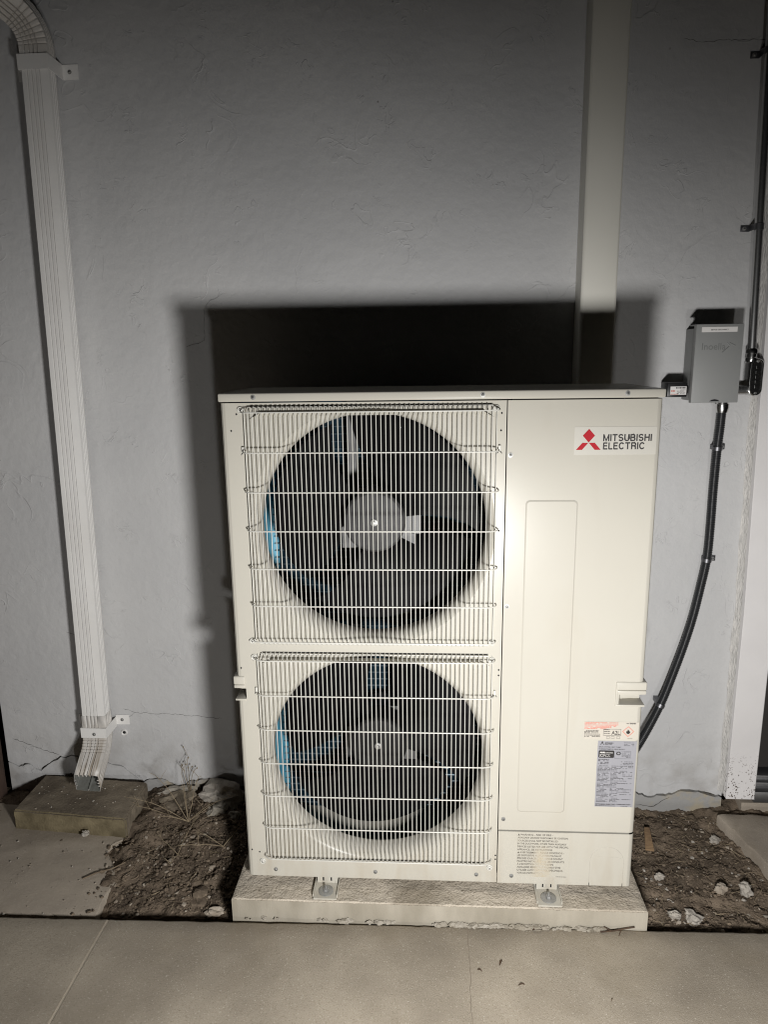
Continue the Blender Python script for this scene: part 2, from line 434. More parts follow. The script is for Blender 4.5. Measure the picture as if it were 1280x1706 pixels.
below(JL, idx(JL, -.70)+1, idx(JL, -.535), .006, -.18, WY-.001, 'stucco_flake', M_stucco, 22)
below(JL, idx(JL, -.525), idx(JL, -.345), .010, -.105, WY+.002, 'stucco_flake', M_chunk, 23)
below(JL, idx(JL, -.335), idx(JL, -.2), .012, -.075, WY+.004, 'stucco_flake', M_chunk, 24)
below(JR, 0, len(JR)-1, .012, -.20, WY-.002, 'stucco_flake', M_chunk, 25, True)
for pts, wd, sd in (([(-.981, .096), (-.926, .074), (-.869, .051), (-.816, .033)], .0022, 1), ([(-.566, .220), (-.525, .205), (-.364, .200), (-.215, .187)], .0013, 2),
                    ([(-.566, .165), (-.545, .19), (-.525, .205)], .0013, 7), ([(1.208, 2.256), (1.257, 2.245), (1.321, 2.248), (1.46, 2.245)], .0015, 3), ([(1.218, -.112), (1.281, -.115), (1.310, -.091), (1.332, -.078)], .003, 4),
                    ([(-.25, .55+.9), (-.21, 1.46), (-.19, 1.47), (-.185, 1.56)], .0012, 5), ([(-.74, .5), (-.70, .488), (-.69, .47)], .0016, 6)):
    yy = WY-.0007 if sd != 4 else WY-.0027
    ribbon(jag(pts, .008, .0025, sd+30), wd, y=yy, seed=sd).build('hairline_crack', M_crack, wall)

# ---------------------------------------------------------------- rubble along the wall and in the beds
def rock_geo(size, seed, sub=2, rough=.28, flat=.0):
    bm = bmesh.new(); bmesh.ops.create_icosphere(bm, subdivisions=sub, radius=1)
    r = Vector((seed*3.17, seed*1.3, 7.7))
    for v in bm.verts:
        d = v.co.normalized(); k = 1+rough*mnoise.noise(d*1.3+r)*1.6+rough*.6*mnoise.noise(d*3.1+r)+rough*.3*mnoise.noise(d*7+r)
        q = Vector((round(d.x*2.2)/2.2, round(d.y*2.2)/2.2, round(d.z*2.2)/2.2))
        c = (d*(1-.25)+q*.25)*k
        v.co = Vector((c.x*size[0]/2, c.y*size[1]/2, c.z*size[2]/2))
    return bm
def rock(name, loc, size, seed, m, label, cat='stone', rz=0, group=None, sub=3, rough=.28):
    b = B(); b.bm(rock_geo(size, seed, sub, .42), 0, Matrix.Rotation(rz, 4, 'Z'))
    if cat == 'stone': b.v = [(x*.8, y*.8, z*.85) for x, y, z in b.v]; loc = (loc[0], loc[1], loc[2]-.004)
    o = b.build(name, m, smooth=14, loc=loc); return tag(o, label, cat, group)
rock('concrete_chunk', (-.375, .462, -.098), (.12, .10, .055), 3, M_paver, 'flat brown concrete chunk beside the right end of the mossy paver', 'rubble', .1)
rock('concrete_chunk', (-.385, .505, -.088), (.13, .05, .045), 4, M_rawstucco, 'pale broken render lump just above the flat brown chunk', 'rubble', .1)
rock('concrete_chunk', (-.205, .485, -.083), (.16, .10, .085), 5, M_pebw, 'large pale render chunk at the wall beside the unit shadow', 'rubble', -.1)
rock('concrete_chunk', (-.215, .425, -.10), (.07, .05, .05), 6, M_rawstucco, 'brownish stone leaning under the large pale render chunk', 'rubble', .4)
rock('stone', (-.155, .40, -.095), (.05, .035, .035), 8, M_pebw, 'small whitish stone below the large pale render chunk', 'stone')
rock('stone', (-.165, .045, -.118), (.085, .075, .04), 9, M_clod, 'rounded brown stone near the left front corner of the pad', 'stone')
rock('stone', (-.105, -.005, -.118), (.07, .03, .03), 12, M_peb, 'flat pale stone wedged beside the pad left front corner', 'stone', .3)
rock('stone', (1.192, .185, -.113), (.032, .024, .026), 13, M_pebw, 'small white stone nearest the right side of the pad', 'stone')
rock('stone', (1.186, .036, -.117), (.042, .03, .03), 14, M_pebw, 'white stone right of the pad front corner, left of a pair', 'stone')
rock('stone', (1.236, .036, -.119), (.062, .05, .038), 15, M_pebw, 'largest white stone by the walkway edge, right of a pair', 'stone', -.6)
rock('stone', (1.420, .133, -.106), (.042, .042, .040), 16, M_pebw, 'round white stone near the right edge beside the stoop slab', 'stone')
rock('stone', (1.352, .137, -.108), (.04, .03, .03), 17, M_peb, 'pale grey stone left of the round white stone', 'stone', .5)
rock('stone', (1.425, .37, -.12), (.045, .035, .02), 18, M_pebw, 'flat pale stone by the corner of the stoop slab', 'stone', .5)
rock('stone', (-.61, .272, -.083), (.03, .022, .02), 19, M_pebw, 'small white stone in front of the mossy paver', 'stone')

def scatter(name, n, area, size, mats, seed, kind='stuff', label=None, cat=None, sub=1, sink=.25, dens=None, flat=.7):
    r = random.Random(seed); b = B(); protos = []
    for k in range(10):
        bm = rock_geo((1, 1, flat), seed*10+k, sub, .32); bm.verts.index_update()
        protos.append(([v.co.copy() for v in bm.verts], [[v.index for v in f.verts] for f in bm.faces])); bm.free()
    c = 0
    while c < n:
        x = r.uniform(area[0], area[1]); y = r.uniform(area[2], area[3])
        if dens and r.random() > dens(x, y): continue
        s = size[0]+(size[1]-size[0])*r.random()**2.6
        rot = Matrix.Rotation(r.uniform(0, 6.28), 3, 'Z') @ Matrix.Rotation(r.uniform(-.6, .6), 3, 'X')
        z = ground_z(x, y)+s*flat*(.5-sink)
        vs, fs = protos[r.randrange(10)]; sx = r.uniform(.7, 1.4)
        b.add([(rot @ Vector((v.x*s*sx, v.y*s, v.z*s)))+Vector((x, y, z)) for v in vs], fs, r.randrange(len(mats))); c += 1
    o = b.build(name, mats, smooth=30, fix=False)
    return tag(o, label, cat, kind=kind)
def ground_z(x, y):
    z = dirt_h(x, y)
    if x < -.437 and y < .45: z = max(z, -.105)
    return z
densL = lambda x, y: (1 if x > -.42 else max(.0, .16-(-.42-x)*1.6)) * (.4 if y < .0 else 1)
scatter('gravel', 1300, (-.62, -.03, -.06, .52), (.003, .014), [M_peb, M_clod, M_clod, M_clod], 5, dens=densL, label='loose gravel and crumbs of render left of the pad', cat='gravel')
scatter('clods', 2600, (-.56, -.03, -.07, .52), (.003, .013), [M_clod, M_dirt], 6, dens=densL, label='crumbled brown earth left of the pad', cat='earth')
densR = lambda x, y: 1 if x < 1.46+(.45-y)*.25 else .05
scatter('clods', 4200, (1.08, 1.62, -.07, .52), (.0025, .011), [M_clod, M_dirt, M_dirt], 7, dens=densR, label='crumbled dark earth right of the pad', cat='earth')
scatter('gravel', 420, (1.08, 1.6, -.07, .52), (.003, .013), [M_peb, M_clod, M_pebw], 8, dens=lambda x, y: densR(x, y)*(1 if y < .2 or x > 1.36 else .25), label='scattered pale gravel right of the pad', cat='gravel')

def litter(name, n, area, ln, rad, mats, seed, label, dens=None, lift=.004):
    r = random.Random(seed); b = B(); c = 0
    while c < n:
        x = r.uniform(area[0], area[1]); y = r.uniform(area[2], area[3])
        if dens and r.random() > dens(x, y): continue
        l = r.uniform(*ln)*(.5+r.random()); a = r.uniform(0, 6.28); bend = r.uniform(-.5, .5)
        pts = []
        for i in range(4):
            t = i/3-.5; aa = a+bend*t
            px, py = x+math.cos(aa)*l*t, y+math.sin(aa)*l*t
            pts.append((px, py, ground_z(x, y)+lift+r.uniform(0, .006)))
        rr = r.uniform(*rad); b.tube(pts, rr, 3, r.randrange(len(mats)), cap=False); c += 1
    return tag(b.build(name, mats, fix=False), label, 'litter', kind='stuff')
litter('dry_litter', 260, (-.6, -.04, -.05, .50), (.012, .045), (.0003, .0009), [M_straw, M_twig, M_twig], 9, 'bits of dry grass and twig on the left bed', densL, .004)
litter('dry_litter', 360, (1.09, 1.6, -.05, .52), (.01, .045), (.0003, .0009), [M_straw, M_twig, M_twig], 10, 'bits of dry grass and twig on the right bed', densR, .004)

# ---------------------------------------------------------------- concrete pad
pad = empty('equipment_pad', (.52, .15, -.14), 'beige concrete pad under the heat pump', 'concrete pad')
def pad_mesh():
    x0, x1, y0, y1, z0, z1 = -.034, 1.0795, -.0625, .40, -.16, -.025
    nx, ny = 150, 40; b = B(); r = random.Random(2)
    def edge(x, y): return min(x-x0, x1-x, y-y0, y1-y)
    vs = []; fs = []
    for j in range(ny+1):
        for i in range(nx+1):
            x = x0+(x1-x0)*i/nx; y = y0+(y1-y0)*(j/ny)**1.6
            n = mnoise.noise(Vector((x*35, y*35, 0)))*.0016+mnoise.noise(Vector((x*90, y*90, 4)))*.0013
            e = edge(x, y); z = z1+(n if e > .003 else -.0025-abs(n)*1.2)
            vs.append((x, y, z))
    fs = [(j*(nx+1)+i, j*(nx+1)+i+1, (j+1)*(nx+1)+i+1, (j+1)*(nx+1)+i) for j in range(ny) for i in range(nx)]
    b.add(vs, fs, 0)
    ring = [i for i in range(nx+1)] + [(j*(nx+1)+nx) for j in range(1, ny+1)] + [ny*(nx+1)+i for i in range(nx-1, -1, -1)] + [j*(nx+1) for j in range(ny-1, 0, -1)]
    n = len(ring); base = len(vs); rows = []
    for zz in (-.045, -.065, -.085, z0):
        row = []
        for q in ring:
            x, y, z = vs[q]; k = mnoise.noise(Vector((x*20, zz*30, y*20)))*.0022
            row.append((x, y+(k if y < y0+.001 else 0), zz))
        rows.append(row)
    allv = [vs[q] for q in ring]
    for row in rows: allv += row
    b.add(allv, [(k*n+i, (k+1)*n+i, (k+1)*n+(i+1) % n, k*n+(i+1) % n) for k in range(len(rows)) for i in range(n)], 1)
    return b
pad_mesh().build('pad_body', [M_padtop, M_padface], pad, smooth=35)
# mortar crumbs squeezed out along the foot of the pad
def mortar():
    r = random.Random(4); b = B()
    for k in range(210):
        x = r.choice([r.uniform(.25, 1.03), r.uniform(.5, 1.0), r.uniform(-.03, 1.07)]); s = r.uniform(.004, .016)*(1 if .1 < x < 1.0 else .6)
        if mnoise.noise(Vector((x*9, .3, 0))) < -.12: continue
        bm = rock_geo((s*1.5, s, s*.8), k, 2, .5)
        b.bm(bm, 0, Matrix.Translation((x, -.0625-.003-r.random()*.007, ZW+s*.12)))
    return b
mortar().build('mortar_crumbs', M_rawstucco, pad, smooth=30, fix=False)['kind'] = 'stuff'

# ---------------------------------------------------------------- mossy paver under the downspout
def paver():
    top = [(-.875, .315), (-.477, .282), (-.486, .49), (-.873, .522)]
    bm = bmesh.new(); vs = [bm.verts.new((x, y, -.118)) for x, y in top]+[bm.verts.new((x, y, -.04)) for x, y in top]
    for f in ((3, 2, 1, 0), (4, 5, 6, 7), (0, 1, 5, 4), (1, 2, 6, 5), (2, 3, 7, 6), (3, 0, 4, 7)): bm.faces.new([vs[i] for i in f])
    bmesh.ops.bevel(bm, geom=bm.edges[:], offset=.005, segments=2, affect='EDGES')
    bmesh.ops.subdivide_edges(bm, edges=[e for e in bm.edges if e.calc_length() > .05], cuts=24, use_grid_fill=True)
    for v in bm.verts:
        v.co += Vector((mnoise.noise(v.co*40), mnoise.noise(v.co*40+Vector((9, 0, 0))), mnoise.noise(v.co*45+Vector((0, 9, 0)))))*.0022
    b = B(); b.bm(bm)
    o = b.build('concrete_paver', [M_paver, M_paverface], smooth=40)
    for p in o.data.polygons: p.material_index = 1 if p.normal.y < -.6 else 0
    return tag(o, 'mossy brown concrete paver on the ground below the downspout outlet', 'paver')
paver()

# pale grit lying on the paver and the old slab
def grit():
    r = random.Random(77); b = B()
    for k in range(150):
        if k < 60: x, y, z = r.uniform(-.86, -.50), r.uniform(.32, .48), -.0395
        else: x, y, z = r.uniform(-1.0, -.47), r.uniform(-.06, .27), -.1045
        s_ = .0016+.0045*r.random()**3; b.bm(rock_geo((s_*1.3, s_, s_*.8), k, 1, .4), r.randrange(2), Matrix.Translation((x, y, z+s_*.15)))
    return tag(b.build('grit', [M_peb, M_pebw], smooth=40, fix=False), 'tiny pale grit on the mossy paver and the slab before it', 'grit', kind='stuff')
grit()

# ================================================================ heat pump
hp = empty('heat_pump', (.525, .165, -.02), 'cream two-fan heat pump outdoor unit standing on the concrete pad', 'heat pump')
W_, H_, D_ = 1.05, 1.33, .33
SX = .689                        # seam between fan panel and service panel
FC = [(.364, .995), (.364, .364)]  # fan centres
RH = .303                        # flare radius at the panel face
ZM = .6795; ZT = 1.3065

def panel_with_hole(b, x0, x1, z0, z1, c, r, y=0.0):
    angs = [2*math.pi*i/120 for i in range(120)]
    for cx, cz in ((x0, z0), (x1, z0), (x1, z1), (x0, z1)):
        angs.append(math.atan2(cz-c[1], cx-c[0]) % (2*math.pi))
    angs = sorted(set(round(a, 6) for a in angs)); n = len(angs); inn = []; out = []
    for a in angs:
        d = (math.cos(a), math.sin(a)); inn.append((c[0]+r*d[0], y, c[1]+r*d[1]))
        t = min(((x1 if d[0] > 0 else x0)-c[0])/d[0] if abs(d[0]) > 1e-9 else 9, ((z1 if d[1] > 0 else z0)-c[1])/d[1] if abs(d[1]) > 1e-9 else 9)
        out.append((c[0]+t*d[0], y, c[1]+t*d[1]))
    b.add(inn+out, [(i, n+i, n+(i+1) % n, (i+1) % n) for i in range(n)])
fp = B()
panel_with_hole(fp, .024, SX-.0012, ZM, ZT, FC[0], RH)
panel_with_hole(fp, .024, SX-.0012, 0, ZM, FC[1], RH)
# left corner strip with the open notch of the carrying handle
prof = [(.024, 0), (.013, 0), (.006, .0018), (.0018, .006), (0, .013), (0, .07)]
NZ0, NZ1 = .535, .564
for za, zb in ((0, NZ0), (NZ1, ZM), (ZM, ZT)):
    vs = [(x, y, z) for z in (za, zb) for x, y in prof]; n = len(prof)
    fp.add(vs, [(i, i+1, n+i+1, n+i) for i in range(n-1)])
fp.add([(SX-.0012, 0, 0), (SX-.0012, .02, 0), (SX-.0012, .02, ZT), (SX-.0012, 0, ZT)], [(0, 1, 2, 3)])
fp.add([(.024, 0, 0), (SX-.0012, 0, 0), (SX-.0012, .02, 0), (.024, .02, 0)], [(0, 1, 2, 3)])
fan_panel = fp.build('fan_panel', M_cream, hp, smooth=30, flat=1)
# ledge pressed out above each fan
for c in FC:
    zt = c[1]+.290; hgt = .013
    b = B()
    pts = [(.072, zt-.017), (.10, zt-.002), (.632, zt-.002), (.658, zt-.017)]
    low = [(.072, zt-.017), (.10, zt-.05), (.632, zt-.05), (.658, zt-.017)]
    vs = [(x, -.0002, z) for x, z in low]+[(pts[0][0], -.002, pts[0][1]), (pts[1][0], -hgt, pts[1][1]), (pts[2][0], -hgt, pts[2][1]), (pts[3][0], -.002, pts[3][1])]+[(x, .001, z+.0005) for x, z in pts]
    # keep clear of the fan mouth: the slope lies only in the two corners and along the top
    b.add(vs, [(4, 5, 9, 8), (5, 6, 10, 9), (6, 7, 11, 10)])
    b.add([(.072, .0003, zt-.0175), (.10, -.0003, zt-.010), (.632, -.0003, zt-.010), (.658, .0003, zt-.0175), (.072, -.002, zt-.017), (.10, -hgt, zt-.002), (.632, -hgt, zt-.002), (.658, -.002, zt-.017)],
          [(0, 1, 5, 4), (1, 2, 6, 5), (2, 3, 7, 6)])
    b.build('pressed_ledge', M_cream, hp, smooth=25, fix=False)
# bell mouths
for c in FC:
    pr = [(RH+.0015, -.0004), (RH-.002, .0012), (RH-.008, .006), (RH-.014, .014), (RH-.018, .024), (RH-.020, .036), (RH-.020, .055)]
    b = B(); n = 96; vs = []
    for r_, h in pr:
        for j in range(n):
            a = 2*math.pi*j/n; vs.append((c[0]+r_*math.cos(a), h, c[1]+r_*math.sin(a)))
    b.add(vs, [(i*n+j, i*n+(j+1) % n, (i+1)*n+(j+1) % n, (i+1)*n+j) for i in range(len(pr)-1) for j in range(n)])
    b.build('bell_mouth', M_cream, hp, smooth=50)
# service panel: front and right side, with the handle opening cut out
sp = B()
def strip(b, prof, zs, skip=None):
    n = len(prof)
    for k in range(len(zs)-1):
        for i in range(n-1):
            if skip and skip(i, k): continue
            (xa, ya), (xb, yb) = prof[i], prof[i+1]
            b.add([(xa, ya, zs[k]), (xb, yb, zs[k]), (xb, yb, zs[k+1]), (xa, ya, zs[k+1])], [(0, 1, 2, 3)])
profR = [(SX+.0012, .02), (SX+.0012, .0008), (SX+.0022, 0), (.988, 0), (1.037, 0), (1.044, .0018), (1.0482, .006), (1.05, .013), (1.05, .06), (1.05, D_)]
HZ0, HZ1 = .534, .561
strip(sp, profR, [.1635, HZ0, HZ1, ZT], lambda i, k: k == 1 and 3 <= i <= 7)
sp.build('service_panel', M_cream, hp, smooth=40, flat=1)
lc = B()
profL = [(x, y-.0015) if y < .06 else (x, y) for x, y in profR]
strip(lc, [(x, y) for x, y in profL], [0, .1595])
lc.add([(SX+.0012, -.0015, .1595), (1.037, -.0015, .1595), (1.037, .012, .1605), (SX+.0012, .012, .1605)], [(0, 1, 2, 3)])
lower_cover = lc.build('lower_cover', M_cream, hp, smooth=40, flat=1)
# embossed outline on the service panel
b = B(); o_ = rrect(.738, .8635, .219, 1.067, .011); i_ = rrect(.7415, .86, .2225, 1.0635, .009); n = len(o_)
b.add([(x, -.0001, z) for x, z in o_]+[(x, -.0022, z) for x, z in i_], [(i, (i+1) % n, n+(i+1) % n, n+i) for i in range(n)]+[tuple(range(n, 2*n))])
b.build('embossed_field', M_cream, hp, smooth=20)
# knock-out outline on the lower cover
b = B(); arch = [(.937, .001), (.937, .07)]+[(.9815-.0445*math.cos(R(a)), .075+.045*math.sin(R(a))) for a in range(10, 171, 16)]+[(1.026, .07), (1.026, .001)]
b.tube([(x, -.0016, z) for x, z in arch], .0007, 5); b.tube([(.945, -.0016, .085), (.955, -.0016, .089), (1.01, -.0016, .089), (1.02, -.0016, .085)], .0006, 5)
b.build('knockout', M_cream, lower_cover, smooth=60)
for x in (.937, 1.026): B().box((x-.0008, -.0022, 0), (x+.0008, -.0014, .009)).build('slit', M_dark, lower_cover)
# inner walls
B().box((.0015, .07, 0), (.004, D_, ZT)).build('side_panel', M_cream, hp)
B().box((SX-.012, .0212, .015), (SX+.014, .024, 1.3095)).build('seam_light_stop', M_fan, hp)  # unseen strip added to stop light leaking through the panel seam
B().box((SX+.004, .024, .015), (SX+.008, D_-.002, 1.3095)).build('divider', M_fan, hp)
B().box((.004, .012, .001), (1.046, D_-.001, .02)).build('base_pan', M_cream, hp)
B().box((SX+.01, D_-.004, .02), (1.048, D_-.001, 1.3095)).build('rear_panel', M_cream, hp)
# top cover with front lip
tcv = B().box((-.003, -.005, 1.3095), (1.053, D_+.004, H_), bev=.004, seg=3)
top_cover = tcv.build('top_cover', M_cream, hp, smooth=50)
# handles
hr = B()
hr.box((.982, -.004, .5625), (1.0555, .055, .574), bev=.0035)
hr.box((.979, -.0035, .574), (1.0565, .055, .597), bev=.004, seg=3)
hr.box((.979, -.0025, .5285), (1.0535, .05, .5345), bev=.0022)
hr.box((.979, -.0022, .531), (.985, .03, .59), bev=.002)
hr.add([(.985, .0, .5345), (1.049, .012, .5345), (1.049, .03, .5635), (.985, .004, .5635), (1.0, .032, .5345), (1.0, .035, .5635), (1.049, .04, .5345)],
       [(0, 4, 5, 3), (4, 6, 2, 5)])
hr.box((1.0, .036, .53), (1.05, .06, .566))
hr.build('handle', M_cream, hp, smooth=40)
hl = B()
hl.box((-.0075, -.0035, .5655), (.0215, .05, .575), bev=.003)
hl.box((-.0085, -.0035, .575), (.0225, .05, .599), bev=.004, seg=3)
hl.box((-.006, -.0025, .530), (.0225, .05, .5355), bev=.0022)
hl.add([(.024, .001, .535), (.024, .06, .535), (.024, .06, .566), (.024, .001, .566)], [(0, 1, 2, 3)])
hl.build('handle', M_cream, hp, smooth=40)

# coil behind the fans
coil = B().box((.03, .292, .015), (SX+.003, .318, 1.3095)).build('coil', M_coil, hp)
cs = B()
n = 10
pr = [(.022, .075)]+[(.022, .24)]+[(.022+.045-.045*math.cos(R(9*i)), .24+.05*math.sin(R(9*i))) for i in range(1, 11)]
for k in range(len(pr)-1):
    (xa, ya), (xb, yb) = pr[k], pr[k+1]
    cs.add([(xa, ya, .02), (xb, yb, .02), (xb, yb, ZT-.005), (xa, ya, ZT-.005)], [(0, 1, 2, 3)])
cs.build('coil_end', M_coilside, hp, smooth=50, fix=False)
ct = B(); z = .035
while z < 1.29:
    ct.tube([(.05, .289, z), (SX, .289, z)], .0022, 5, cap=False)
    z += .0212
ct.build('coil_tubes', M_ctube, coil, smooth=60, fix=False)['kind'] = 'stuff'
cb = B(); z = .045
while z < 1.29:
    cb.box((.0215, .078, z), (.0235, .24, z+.0035)); z += .0212
cb.build('coil_bands', M_fan, coil, fix=False)['kind'] = 'stuff'

# fans
def make_fan(c, rot, hubmat):
    fan = bpy.data.objects.new('fan', None); fan.location = (c[0], 0, c[1]); link(fan, hp)
    hub = B().lathe([(.0, .0705), (.06, .0712), (.074, .0735), (.080, .079), (.081, .09), (.081, .15), (.0, .15)], (c[0], 0, c[1]), n=48).build('hub', hubmat, fan, smooth=30)
    B().lathe([(.0, .062), (.0035, .0625), (.0042, .066), (.009, .067), (.0095, .0715)], (c[0], 0, c[1]), n=16).build('shaft_nut', M_steel, hub, smooth=40)
    for k in range(3):
        b = B(); nr, na = 12, 16; top = []; bot = []
        for i in range(nr+1):
            t = i/nr; r_ = .076+(.272-.076)*t
            a0 = rot+R(120*k+11-14*t*t); a1 = rot+R(120*k+108-14*(1-t)+6*math.sin(t*3.1))
            for j in range(na+1):
                s = j/na; a = a0+(a1-a0)*s
                y = .098+.075*s-.018*math.sin(math.pi*s)*(.4+t) + .01*t
                e = min(1, 6*min(s, 1-s)+.15)*.0016
                top.append((c[0]+r_*math.cos(a), y-e, c[1]+r_*math.sin(a))); bot.append((c[0]+r_*math.cos(a), y+e, c[1]+r_*math.sin(a)))
        m = na+1; N0 = len(top)
        fs = []
        for i in range(nr):
            for j in range(na):
                q = (i*m+j, i*m+j+1, (i+1)*m+j+1, (i+1)*m+j); fs.append(q); fs.append(tuple(N0+x for x in reversed(q)))
        rim = [i for i in range(m)]+[i*m+na for i in range(1, nr+1)]+[nr*m+j for j in range(na-1, -1, -1)]+[i*m for i in range(nr-1, 0, -1)]
        for i in range(len(rim)): a, bb = rim[i], rim[(i+1) % len(rim)]; fs.append((a, N0+a, N0+bb, bb))
        b.add(top+bot, fs); b.build('blade', M_fan, fan, smooth=40)
    return fan
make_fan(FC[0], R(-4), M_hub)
make_fan(FC[1], R(-28), material('shaded_hub_plastic', (.02, .02, .02), .5, spec=.2))  # same hub as the upper one, coloured darker for the shade on it
M_stand = material('dull_zinc_stand', (.13, .13, .13), .5, .4)
# motor stands behind the fans
for c in FC:
    ms = B()
    for dx in (-.082, .062):
        ms.box((c[0]+dx, .215, c[1]-.30), (c[0]+dx+.026, .24, c[1]+.30), bev=.002)
    ms.box((c[0]-.095, .155, c[1]-.09), (c[0]+.105, .158, c[1]+.075), bev=.001)
    ms.box((c[0]+.095, .15, c[1]-.05), (c[0]+.12, .21, c[1]+.02), bev=.002)
    ms.build('motor_stand', M_stand, hp)
    B().lathe([(.0, .16), (.065, .16), (.07, .165), (.07, .25), (.0, .25)], (c[0], 0, c[1]), n=32).build('motor', M_stand, hp, smooth=40)

# wire guards
def yh(x):
    d = min(x-.052, .673-x)
    return -.028*min(1, (max(0, d)/.03))**.6 if d < .03 else -.028
GX0, GX1, NV = .0605, .6645, 54
grille_src = None
for gi, c in enumerate(FC):
    zc = c[1]-.0002
    g = bpy.data.objects.new('fan_guard', None); g.location = (c[0], -.014, c[1]); link(g, hp)
    if gi == 0:
        zt, zb = c[1]+.290, c[1]-.290
        vb = B().tube([(0, .006, zt+.014), (0, -.010+.003, zt+.0135), (0, -.019+.003, zt+.009), (0, -.028+.003, zt-.003), (0, -.025, zt-.02), (0, -.025, c[1]), (0, -.025, zb+.02),
                       (0, -.025, zb+.003), (0, -.016, zb-.009), (0, -.007, zb-.0135), (0, .006, zb-.014)], .00122, 6)
        vsrc = vb.build('vertical_wire', M_wire, g, smooth=60, loc=(GX0, .028+yh(GX0), 0))
        hb = B().tube([(.0525, .004, 0), (.0535, -.008, 0), (.0575, -.018, 0), (.066, -.025, 0), (.08, -.028, 0), (.36, -.0283, 0), (.645, -.028, 0), (.659, -.025, 0), (.6675, -.018, 0), (.6715, -.008, 0), (.6725, .004, 0)], .0016, 6)
        hsrc = hb.build('cross_wire', M_wire, g, smooth=60, loc=(0, 0, zt))
        tb = B().tube([(.07, -.0075, 0), (.655, -.0075, 0)], .0014, 6)
        tsrc = tb.build('tie_wire', M_wire, g, smooth=60, loc=(0, 0, zt+.0112))
    for i in range(NV):
        if gi == 0 and i == 0: continue
        x = GX0+(GX1-GX0)*i/(NV-1)
        inst(vsrc, 'vertical_wire', (x, .028+yh(x), c[1]-FC[0][1]), g)
    for i in range(7):
        if gi == 0 and i == 0: continue
        inst(hsrc, 'cross_wire', (0, 0, c[1]+.290-i*.58/6), g)
    for i, dz in enumerate((.290+.0112, -.290-.0112)):
        if gi == 0 and i == 0: continue
        inst(tsrc, 'tie_wire', (0, 0, c[1]+dz), g)
    # row of slots the wires hook into
    for dz in (.3035, -.3045):
        sl = B(); r = random.Random(3)
        sl.box((.072, -.0006, c[1]+dz-.0012), (.655, -.0002, c[1]+dz+.0012))
        sl.build('slot', M_dark, g)
    # clips at the sides
    for x in (.0525, .6725):
        b = B().box((x-.003, -.006, c[1]+.192), (x+.003, .001, c[1]+.206), bev=.001); b.build('clip', M_wire, g)
        B().prism([(x-.006, c[1]+.185), (x, c[1]+.192), (x+.006, c[1]+.185), (x+.006, c[1]+.188), (x, c[1]+.1955), (x-.006, c[1]+.188)], -.0007, -.0003).build('clip_slot', M_dark, g)

# screws
scr = B().lathe([(.0, -.0042), (.0022, -.0040), (.0034, -.0028), (.0036, -.0012), (.0058, -.0010), (.006, .0005)], (0, 0, 0), n=16)
scr.box((-.0022, -.0044, -.0005), (.0022, -.0036, .0005), 1); scr.box((-.0005, -.0044, -.0022), (.0005, -.0036, .0022), 1)
scr0 = scr.build('screw', [M_steel, M_dark], hp, smooth=35, loc=(.084, -.0052, 1.320))
for x, z in ((.631, 1.320), (.965, 1.320)): inst(scr0, 'screw', (x, -.0052, z), hp)
for x, z in ((.699, 1.177), (.699, .796), (.703, .196)): inst(scr0, 'screw', (x, -.0002, z), hp)
inst(scr0, 'screw', (.728, -.0017, .023), hp)
for x, z in ((.078, .021), (.356, .0215), (.633, .0225)): inst(scr0, 'screw', (x, -.0002, z), hp)
gs = B().lathe([(.0, -.006), (.0026, -.0058), (.0042, -.0044), (.0045, -.002), (.0085, -.0018), (.0088, .0004)], (0, 0, 0), n=18)
gs.tube([(.0072*math.cos(R(a)), -.0026, .0072*math.sin(R(a))) for a in range(0, 361, 24)], .0012, 5, 0)
gs0 = None
for x, z in ((.051, 1.290), (.664, 1.288), (.050, .6985), (.6635, .700), (.051, .6535), (.664, .6515), (.043, .0475), (.6685, .0465)):
    if gs0 is None: gs0 = gs.build('guard_screw', M_wire, hp, smooth=40, loc=(x, -.0002, z))
    else: inst(gs0, 'guard_screw', (x, -.0002, z), hp)
    inst(scr0, 'screw', (x, -.0045, z), hp).scale = (.6, .6, .6)
h0 = None
for x, z in ((.025, 1.240), (.6755, 1.236), (.6765, 1.277), (.675, .991), (.040, 1.280), (.014, .622), (.682, .625), (.682, .610), (.014, .082), (.684, .084), (.684, .072), (.035, .075), (.047, .646), (.041, .700)):
    if h0 is None: h0 = B().lathe([(.0, -.0004), (.0022, -.0004), (.0023, .0)], (0, 0, 0), n=12).build('hole', M_dark, hp, loc=(x, -.0002, z))
    else: inst(h0, 'hole', (x, -.0002, z), hp)

# mounting feet
for i, x in enumerate((.2215, .825)):
    ft = B()
    ft.box((x-.032, -.0585, -.0235), (x+.032, .30, -.019), bev=.0012)
    ft.box((x-.034, -.050, -.022), (x-.0315, .28, -.0125)); ft.box((x+.0315, -.050, -.022), (x+.034, .28, -.0125))
    ft.box((x-.028, .001, -.019), (x+.028, .0035, .004), bev=.0008)
    ft.box((x-.034, .02, -.019), (x+.034, .3, .0))
    foot = ft.build('mounting_foot', M_cream, hp)
    for dx in (-.011, .011): B().box((x+dx-.0018, -.0002, -.011), (x+dx+.0018, .0009, -.001)).build('slot', M_dark, foot)
    bt = B().lathe([(.0, .0), (.0205, .0), (.0205, .002), (.019, .0028), (.009, .0028)], (x, -.030, -.019), 'z', n=32)
    bt.lathe([(.0, .009), (.0055, .009), (.0078, .0078), (.0082, .0025), (.0, .0025)], (x, -.030, -.0185), 'z', n=6)
    bt.lathe([(.0, .017), (.0034, .0165), (.0036, .0)], (x, -.030, -.0185), 'z', n=12)
    bt.build('anchor_bolt', M_steel, foot, smooth=30)

